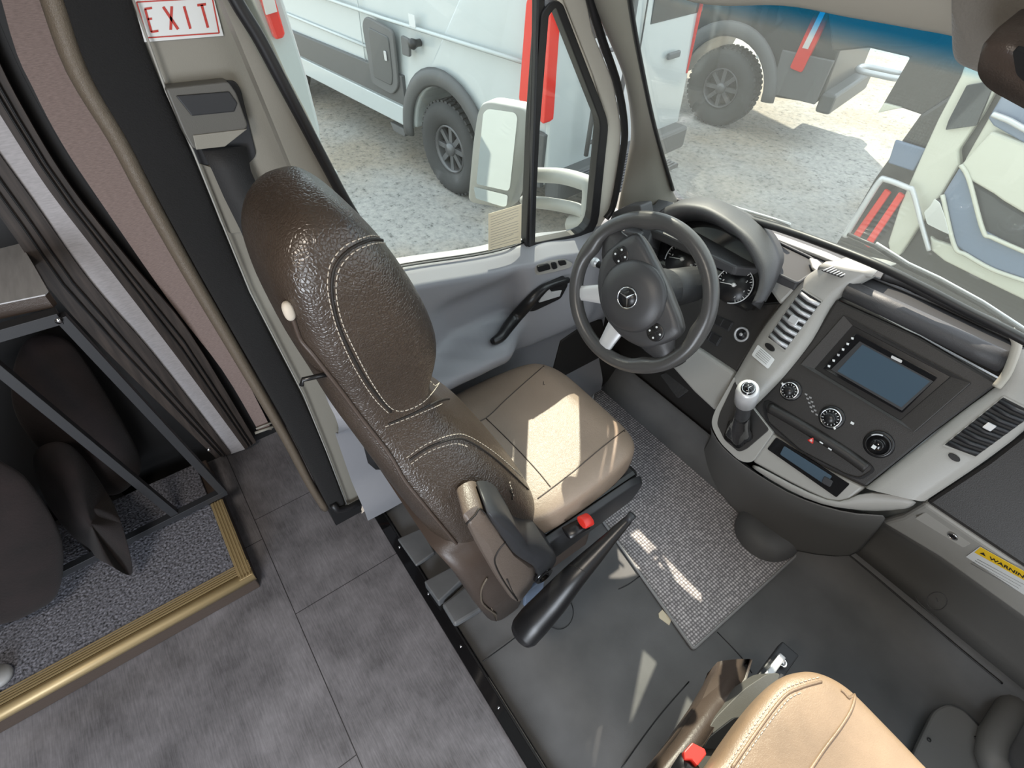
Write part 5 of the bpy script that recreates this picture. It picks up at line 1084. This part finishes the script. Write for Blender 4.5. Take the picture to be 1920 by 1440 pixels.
# recliner bulge at the inner side: brown leather pad with black plastic cover and ring
mb = MB(); rb = [PX(*q, -0.235) for q in roundpoly([(872, 975), (888, 962), (904, 955), (915, 958), (945, 1000), (962, 1025), (1005, 1060), (1008, 1080), (996, 1105), (975, 1132), (962, 1128), (935, 1090), (900, 1030)], 8)]
mb.loft([[p+V(-.07, 0.02, 0) for p in rb], [p+V(-.012, 0, 0) for p in rb], [(p-sum(rb, V(0, 0, 0))/len(rb))*.93+sum(rb, V(0, 0, 0))/len(rb)+V(.004, 0, 0) for p in rb], [(p-sum(rb, V(0, 0, 0))/len(rb))*.6+sum(rb, V(0, 0, 0))/len(rb)+V(.016, 0, 0) for p in rb]]); rl = mb.build('side_pad', M['taupe'], ds, bevel=0.002)
mb = MB(); rb = [PX(*q, -0.225) for q in roundpoly([(910, 958), (930, 954), (948, 962), (966, 985), (975, 1003), (1010, 1010), (1038, 1030), (1043, 1046), (1030, 1068), (1008, 1085), (1000, 1060), (960, 1035), (935, 1000)], 8)]; cc = sum(rb, V(0, 0, 0))/len(rb)
mb.loft([[p+V(-.07, 0.02, 0) for p in rb], rb, [(p-cc)*.92+cc+V(.012, 0, 0) for p in rb], [(p-cc)*.5+cc+V(.022, 0, 0) for p in rb]]); mb.build('recliner_cover', M['frame'], ds)
mb = MB(); seam([(872, 985), (890, 966), (903, 956), (940, 1005), (948, 1014)], rl, 0.002, mb=mb, lift=.001); seam([(948, 1014), (932, 1035), (928, 1055), (945, 1090), (972, 1128)], rl, 0.002, mb=mb, lift=.001); mb.build('pad_piping', M['seamd'], rl)
c = PX(1016, 1075, -0.22); mb = MB(); mb.lathe([(.030, 0), (.028, .012), (.020, .014), (.018, .006), (.0003, .006)], c, V(1, 0, 0), 28); mb.build('recliner_knob', M['gloss'], ds)
mb = MB(); mb.box(PX(1000, 1110, -0.24)+V(0, 0, 0), (0.012, 0.07, 0.10)); mb.build('side_bracket', M['bluelamp'], ds, bevel=.003)
# buckle
mb = MB(); mb.tube([PX(1062, 1000, -.225), PX(1085, 988, -.222), PX(1098, 982, -.22)], (.010, .020), 10, flat=(1, 0, 0)); bs = mb.build('buckle_stalk', M['black'], ds)
mb = MB(); mb.tube([PX(1090, 980, -.217), PX(1106, 973, -.215)], (.012, .020), 10, flat=(1, 0, 0)); rbk = mb.build('buckle_button', M['red'], ds, bevel=.002); rbk['label'] = 'red belt buckle button'
# armrest
mb = MB(); A0, A1 = PX(985, 1178, -0.14), PX(1185, 966, -0.14)
pts = [PX(*q, -0.14) for q in ((972, 1198), (983, 1186), (1000, 1166), (1035, 1128), (1075, 1082), (1120, 1035), (1155, 998), (1180, 972))]
wd = [(0, .30), (.025, .75), (.06, 1.05), (.15, 1.32), (.3, 1.36), (.45, 1.22), (.62, .90), (.8, .55), (.97, .36), (1, .30)]
mb.tube(catmull(pts, 8), lambda t: (0.027*interp(wd, t), 0.033*interp(wd, t)), 20, flat=(1, 0, 0)); ar = mb.build('armrest', M['black'], ds, subd=1)
mb = MB(); mb.tube([PX(1176, 976, -.14), PX(1187, 964, -.14)], (.0105, .0105), 14); mb.build('armrest_tip', M['frame'], ar)
mb = MB(); seam([(1065, 1058), (1078, 1062), (1090, 1068), (1098, 1074)], ar, 0.0008, mb=mb); mb.build('armrest_joint', M['seamd'], ar)
# orange warning tag behind the seat
tg = empty('warning_tag', PX(710, 895, -.88), 'orange and white warning tag stuck behind the driver seat base', 'tag')
TP, TN = V(-0.80, -0.0, 0.10), V(0.25, -0.5, 0.8)
tq = [(682, 901), (728, 874), (736, 888), (692, 920)]
slab(tq, TP, TN, 0.001, 0).build('tag_sheet', M['orange'], tg)
slab([(682, 901), (701, 890), (710, 909), (692, 920)], TP, TN, .0005, .001).build('white_field', M['label'], tg)
slab([(706, 893), (727, 881), (733, 889), (711, 903)], TP, TN, .0005, .001).build('text_field', M['dark'], tg)
mb = MB(); mb.tube([PP((696+7*math.cos(a), 905+8*math.sin(a)), TP+V(0, 0, .002), TN) for a in [2*PI*k/16 for k in range(16)]], .0008, 5, closed=True); mb.tube([PP(q, TP+V(0, 0, .002), TN) for q in ((692, 900), (701, 910))], .0008, 5); mb.build('prohibition_symbol', M['redprint'], tg)
# second belt anchor, black webbing by the rear pillar bottom
mb = MB(); mb.grid([[PX(a, y, -.86), PX(b, y, -.86)] for a, b, y in ((670, 712, 780), (680, 716, 830), (690, 722, 868), (704, 726, 880))]); tag(mb.build('belt_strap', M['belt'], solid=.004), 'black strap hanging between driver seat and pillar foot', 'strap')

# ================================================================== FLOOR THINGS
# black aluminium threshold strip between living floor and cab
ths = empty('threshold_strip', V(-0.4, 0.015, 0), 'black metal strip with silver screws across the edge of the living floor', 'threshold')
mb = MB(); mb.box((-0.30, 0.008, 0.004), (1.32, 0.034, 0.012)); sp_ = mb.build('strip', M['gloss'], ths, bevel=.002)
mb = MB(); mb.box((-0.30, 0.027, -0.004), (1.32, 0.006, 0.03)); mb.build('edge', M['black'], ths, bevel=.001)
for p in ((694, 957), (742, 1030), (797, 1117), (857, 1217), (928, 1332), (700, 966)):
    mb = MB(); c = PZ(*p, 0.011); c.y = 0.010; mb.lathe([(.0042, 0), (.0038, .0015), (.0003, .002)], c, ZZ, 14); mb.build('screw', M['chrome'], sp_)
# bare metal riser behind the seat base
mb = MB(); slab([(795, 1090), (850, 1060), (868, 1085), (822, 1128)], (0, 0, .05), (0, 0, 1), .05, 0, mb); struct(mb.build('trim_bracket_top', M['wmetal'], bevel=.004))
mb = MB(); slab([(828, 1132), (875, 1096), (905, 1140), (852, 1172)], (0, 0, .03), (0, 0, 1), .03, 0, mb); struct(mb.build('trim_bracket_plate', M['wmetal'], bevel=.008))
mb = MB(); slab([(745, 1010), (790, 990), (815, 1035), (780, 1060)], (0, 0, .02), (0, 0, 1), .02, 0, mb); struct(mb.build('trim_bracket_foot', M['wmetal'], bevel=.004))
# woven entrance mat
mtq = [(1160, 706), (1512, 1022), (1300, 1217), (1150, 1010), (1040, 850)]
m0 = [PZ(*q, 0.012) for q in roundpoly([(1162, 706), (1512, 1024), (1300, 1217), (1080, 905), (1115, 735)], 6)]
fm = empty('floor_mat', sum(m0, V(0, 0, 0))/len(m0)-V(0, 0, .012), 'grey woven rectangular mat lying on the cab floor between the seats and pedals', 'mat')
mb = MB(); mb.prism(m0, V(0, 0, -.009)); mb.build('weave', M['weave'], fm, bevel=.002)
mb = MB(); mb.tube(m0, (.004, .006), 8, closed=True); mb.build('edge_binding', M['greyprint'], fm)
mb = MB(); slab([(1235, 1150), (1242, 1143), (1259, 1162), (1255, 1172), (1236, 1158)], (0, 0, .006), (0, 0, 1), .003, 0, mb); mt_ = mb.build('care_tag', M['paper'], fm); mt_['label'] = 'cream sewn-in tag'
# worn rubber lines: raised outline of hatch in the rubber floor
mb = MB(); fc = bpy.data.objects['floor_2']
for pth in ([(905, 1240), (960, 1200), (1010, 1160)], [(1292, 1278), (1230, 1350), (1165, 1440)], [(1345, 1185), (1390, 1232), (1410, 1262)], [(1160, 1105), (1180, 1095), (1200, 1080)]):
    mb.tube([PZ(*q, .004) for q in catmull([V(a, b, 0) for a, b in pth], 4) for q in [(q.x, q.y)]], .0018, 5)
mb.tube([PZ(1048+27*math.cos(a), 1148+32*math.sin(a), .004) for a in [2*PI*k/30 for k in range(30)]], .0012, 5, closed=True)
struct(mb.build('trim_floor_lines', M['seal']))

# ================================================================== PASSENGER SEAT
ps = empty('passenger_seat', V(0.53, 0.2, 0), 'tan leather passenger seat with pale piping, lower right corner, seen from above', 'seat')
Zp = 0.52
def pz(L, z): return [PZ(*q, z) for q in L]
cq = [(1300, 1500), (1342, 1420), (1400, 1335), (1452, 1276), (1490, 1256), (1535, 1256), (1590, 1284), (1660, 1352), (1748, 1444), (1850, 1560), (1700, 1800), (1400, 1700)]
cq = [tuple(p.to_2d()) for p in catmull([V(a, b, 0) for a, b in cq], 5, True)]
top_ = pz(cq, Zp); cc = sum(top_, V(0, 0, 0))/len(top_)
def sc(s, dz): return [(p-cc)*s+cc+V(0, 0, dz) for p in top_]
mb = MB(); mb.loft([sc(.93, -.12), sc(.985, -.10), sc(1.0, -.05), sc(.985, -.012), sc(.95, .004), sc(.86, .014), sc(.6, .017), sc(.3, .018), sc(.02, .018)]); pc = mb.build('seat_cushion', M['tan2'], ps, subd=1)
mb = MB(); seam([(1372, 1440), (1420, 1370), (1468, 1308), (1500, 1290), (1540, 1278)], pc, .003, mb=mb, lift=.001); seam([(1588, 1284), (1602, 1300), (1596, 1330), (1575, 1365), (1545, 1405), (1518, 1445)], pc, .003, mb=mb, lift=.001); pp_ = mb.build('piping', M['tan2'], pc)
mb = MB(); seam([(1362, 1440), (1412, 1364), (1462, 1300), (1498, 1281), (1536, 1270)], pc, .0011, .007, mb=mb); seam([(1382, 1440), (1430, 1372), (1476, 1314), (1504, 1298)], pc, .0011, .007, mb=mb); seam([(1578, 1360), (1548, 1400), (1524, 1440)], pc, .0011, .007, mb=mb); st_ = mb.build('stitching', M['thread'], pc); st_['kind'] = 'stuff'
# side shield, buckle, armrest, rail
mb = MB(); sh = [PX(*q, 0.27) for q in roundpoly([(1290, 1470), (1300, 1400), (1330, 1340), (1390, 1290), (1450, 1262), (1468, 1270), (1420, 1330), (1350, 1420), (1310, 1500)], 10)]
slab(roundpoly([(1290, 1450), (1312, 1392), (1342, 1345), (1395, 1292), (1440, 1262), (1466, 1262), (1450, 1290), (1400, 1350), (1352, 1430), (1330, 1480)], 12), (0, 0, .44), (0.3, 0, 1), .06, 0, mb); mb.build('side_shield', M['guide'], ps, bevel=.012, seg=3)
mb = MB(); slab(roundpoly([(1318, 1404), (1330, 1382), (1378, 1345), (1410, 1344), (1380, 1375), (1345, 1405)], 8), (0, 0, .445), (0.3, 0, 1), .01, .004, mb); mb.build('shield_recess', M['black'], ps, bevel=.003)
mb = MB(); mb.tube([PZ(1272, 1462, .44), PZ(1294, 1428, .47)], (.022, .017), 10, flat=(0, 0, 1)); mb.build('buckle_stalk', M['black'], ps)
mb = MB(); slab(roundpoly([(1282, 1410), (1298, 1392), (1322, 1404), (1325, 1414), (1308, 1436), (1298, 1424), (1284, 1424)], 3), (0, 0, .49), (0, 0, 1), .02, 0, mb); o = mb.build('buckle_button', M['red'], ps, bevel=.003); o['label'] = 'red belt buckle button'
mb = MB(); rows = []
for a, b, z in (((1172, 1500), (1262, 1500), .37), ((1215, 1440), (1292, 1440), .37), ((1262, 1380), (1328, 1392), .36), ((1310, 1310), (1368, 1330), .33), ((1338, 1262), (1402, 1272), .27), ((1346, 1240), (1412, 1236), .22)):
    p, q = PZ(*a, z), PZ(*b, z); rows.append([p-V(0, 0, .10), p-V(0, 0, .006), p.lerp(q, .1)+V(0, 0, .004), p.lerp(q, .5)+V(0, 0, .010), p.lerp(q, .9)+V(0, 0, .004), q-V(0, 0, .006), q-V(0, 0, .10)])
rows.append([p+V(0, 0, -.06) for p in rows[-1]])
mb.grid(rows); sf = mb.build('side_flap', M['skirt'], ps, bevel=.004)
mb = MB(); mb.box(PZ(1450, 1258, .16), (.05, .16, .04), Matrix.Rotation(.1, 3, 'Z')); rl = mb.build('seat_rail', M['frame'], ps, bevel=.004)
mb = MB(); mb.box(PZ(1452, 1250, .19), (.018, .08, .02), Matrix.Rotation(.1, 3, 'Z')); mb.build('rail_bar', M['silver'], rl, bevel=.003)
c = PZ(1467, 1243, .19); mb = MB(); mb.lathe([(.013, 0), (.013, .004), (.007, .005), (.007, .001), (.0003, .001)], c, ZZ, 20); mb.build('rail_eye', M['chrome'], rl)
mb = MB(); mb.box(V(.55, .25, .2), (.40, .42, .36)); mb.build('seat_base', M['black'], ps, bevel=.02)

# ================================================================== LEFT STEP, FRAME, TABLE, CUSHIONS
st = empty('carpeted_step', V(-1.0, -0.8, 0), 'low step covered in speckled grey carpet with a gold ribbed metal nosing', 'step')
SZ = 0.10
g1, g0 = PZ(475, 1075, SZ), PZ(0, 1345, SZ); gx = (g1.x+g0.x)/2
mb = MB(); mb.box((gx-0.285, -1.05, SZ/2-.004), (0.55, 1.25, SZ-.012)); mb.build('step_body', M['skirt'], st, bevel=.004)
mb = MB(); mb.box((gx-.300, -1.04, SZ-.002), (.50, 1.16, .012)); cpt_ = mb.build('carpet', M['carpet'], st, bevel=.004)
yk = g1.y
mb = MB(); prof = [(gx+.000, SZ-.028), (gx+.004, SZ-.010), (gx+.002, SZ+.002), (gx-.012, SZ+.006), (gx-.022, SZ+.004)]
mb.grid([[V(x, y, z) for x, z in prof] for y in (yk, -1.68)]); nz = mb.build('nosing_front', M['gold'], st, solid=.002)
mb = MB(); 
for k in range(5): mb.box((gx-.027-.0075*k, (yk-1.68)/2, SZ+.0045), (.0042, yk*-1+1.68 if False else 1.68+yk, .004))
mb.build('nosing_rib', M['gold'], nz)
mb = MB(); mb.box((gx-.043, (yk-1.68)/2, SZ+.002), (.042, 1.68+yk, .003)); mb.build('nosing_base', M['goldd'], nz)
mb = MB(); mb.box((gx-.17, yk-.004-.018, SZ+.003), (.335, .040, .006)); 
for k in range(4): mb.box((gx-.17, yk-.008-.009*k, SZ+.007), (.335, .004, .003))
mb.build('nosing_side', M['gold'], st, bevel=.001)
# charcoal metal frame
mf = empty('metal_frame', PX(430, 930, -1.15), 'charcoal square metal frame standing on the carpeted step at the left', 'frame')
def bar(a, b, w, name):
    a, b = Vector(a), Vector(b); d = (b-a).normalized(); s = d.cross(V(0, 1, 0)).normalized() if abs(d.y) < .9 else V(1, 0, 0); t = d.cross(s)
    mb = MB(); h = w/2; R = lambda p: [p+s*h+t*h, p-s*h+t*h, p-s*h-t*h, p+s*h-t*h]; mb.loft([R(a), R(b)], sm=False); return mb.build(name, M['frame'], mf, bevel=.001)
L1t, L1b = PX(112, 592, -1.15), PX(418, 922, -1.15); L2t, L2b = PX(-40, 660, -1.15), PX(332, 966, -1.15)
bar(L1b, L1t, .024, 'leg'); bar(L2b, L2t, .024, 'leg'); Rb = PX(95, 1120, -1.12)
bar(L1b+V(0, .01, 0), V(L1b.x+.02, -1.2, L1b.z+.0), .024, 'bottom_rail'); bar(L1t+V(0, 0, .0), V(-1.15, -1.2, L1t.z+.02), .03, 'top_rail')
mb = MB(); c = PX(110, 601, -1.135); mb.lathe([(.008, 0), (.0075, .003), (.0003, .004)], c, XX, 16); mb.build('bolt_head', M['chrome'], mf)
mb = MB(); c = PX(391, 842, -1.135); mb.lathe([(.006, 0), (.005, .006), (.0003, .006)], c, XX, 16); mb.build('bolt_head', M['chrome'], mf)
# table above
tb = empty('side_table', PX(40, 520, -1.15), 'pale laminate table top with brown edge above the metal frame, far left', 'table')
TZ = PX(100, 560, -1.14).z
mb = MB(); slab([(-200, 380), (8, 416), (18, 424), (60, 492), (90, 545), (84, 552), (-200, 610)], (0, 0, TZ), (0, 0, 1), .003, 0, mb); mb.build('table_top', M['tabletop'], tb)
mb = MB(); slab([(-200, 380), (8, 416), (18, 424), (60, 492), (91, 547), (84, 554), (-200, 614)], (0, 0, TZ-.004), (0, 0, 1), .034, 0, mb); mb.build('table_edge', M['skirt'], tb)
# cushions under the table
def cushion(q, x0, x1, bulge, label):
    # soft cushion: outline given corner by corner, seam in the middle, filled sides
    out = [p for p in catmull([PX(a, b, x0 if (a, b) not in ((232, 990), (250, 1078), (205, 1060)) else x1) for k, (a, b) in enumerate(q)], 6, True)]
    c = sum(out, V(0, 0, 0))/len(out); rings = []
    for s_, z_ in ((0.02, -1), (.45, -.92), (.75, -.66), (.93, -.3), (1, 0), (.93, .3), (.75, .66), (.45, .92), (.02, 1)):
        rings.append([(p-c)*s_+c+V(bulge*z_, 0, 0) for p in out])
    mb = MB(); mb.loft(rings); return tag(mb.build('cushion', M['pillow'], subd=1), label, 'cushion')
cushion([(40, 640), (120, 630), (190, 720), (262, 850), (258, 900), (200, 930), (90, 860), (20, 760)], -1.34, -1.34, .06, 'dark plum patterned cushion standing behind the two frame legs')
cushion([(60, 850), (130, 830), (200, 920), (232, 990), (250, 1078), (205, 1060), (160, 1030), (90, 950)], -1.225, -0.99, .035, 'dark plum cushion whose pointed corner hangs over the bottom rail')
cushion([(-120, 800), (0, 860), (60, 905), (118, 1010), (112, 1110), (60, 1150), (0, 1172), (-160, 1200)], -1.02, -1.00, .05, 'reddish brown cushion at the left edge above the carpet')
mb = MB(); c = PZ(2, 1270, SZ+.01); mb.lathe([(.03, 0), (.032, .01), (.028, .02), (.0003, .022)], c, ZZ, 20); tag(mb.build('drain_cap', M['greyprint']), 'round grey green cap on the carpet at the left edge', 'cap')

# ================================================================== TOP RIGHT: overhead pod and sun visor
op = empty('overhead_console', PZ(1870, 60, 1.6), 'rounded beige fabric pod on the headliner, top right corner', 'overhead console')
WP2 = WSP+V(0, -.05, -.03)
mb = MB(); oq = [PP(q, WP2, WSN) for q in roundpoly([(1806, -60), (1806, 60), (1820, 84), (1850, 96), (1990, 150), (2050, -60)], [10, 26, 18, 20, 10, 10])]
oc = sum(oq, V(0, 0, 0))/len(oq); nw = face_cam(oc, WSN)
mb.loft([[p-nw*.05 for p in oq], oq, [(p-oc)*.95+oc+nw*.015 for p in oq], [(p-oc)*.8+oc+nw*.03 for p in oq], [(p-oc)*.3+oc+nw*.036 for p in oq]]); mb.build('fabric_pod', M['headliner'], op, subd=1)
rm_ = empty('rear_view_mirror', PP((1880, 130), WP2, WSN), 'brown backed interior mirror hanging under the beige pod, top right edge', 'mirror')
mq = [PP(q, WP2-V(0, .07, .05), WSN) for q in roundpoly([(1852, 68), (1900, 70), (1960, 96), (2050, 250), (1940, 192), (1862, 150), (1838, 116)], [12, 10, 10, 20, 30, 26, 22])]
mc = sum(mq, V(0, 0, 0))/len(mq); mb = MB(); mb.loft([[(p-mc)*.9+mc-nw*.03 for p in mq], [p-nw*.01 for p in mq], [p+nw*.004 for p in mq], [(p-mc)*.9+mc+nw*.010 for p in mq]]); mb.build('mirror_back', M['skirt'], rm_)
mb = MB(); mq2 = [PP(q, WP2-V(0, .085, .06), WSN) for q in roundpoly([(1898, 92), (1960, 110), (2050, 240), (1940, 170), (1905, 140)], 10)]; mb.prism(mq2, -nw*.004); mb.build('mirror_recess', M['blackm'], rm_)
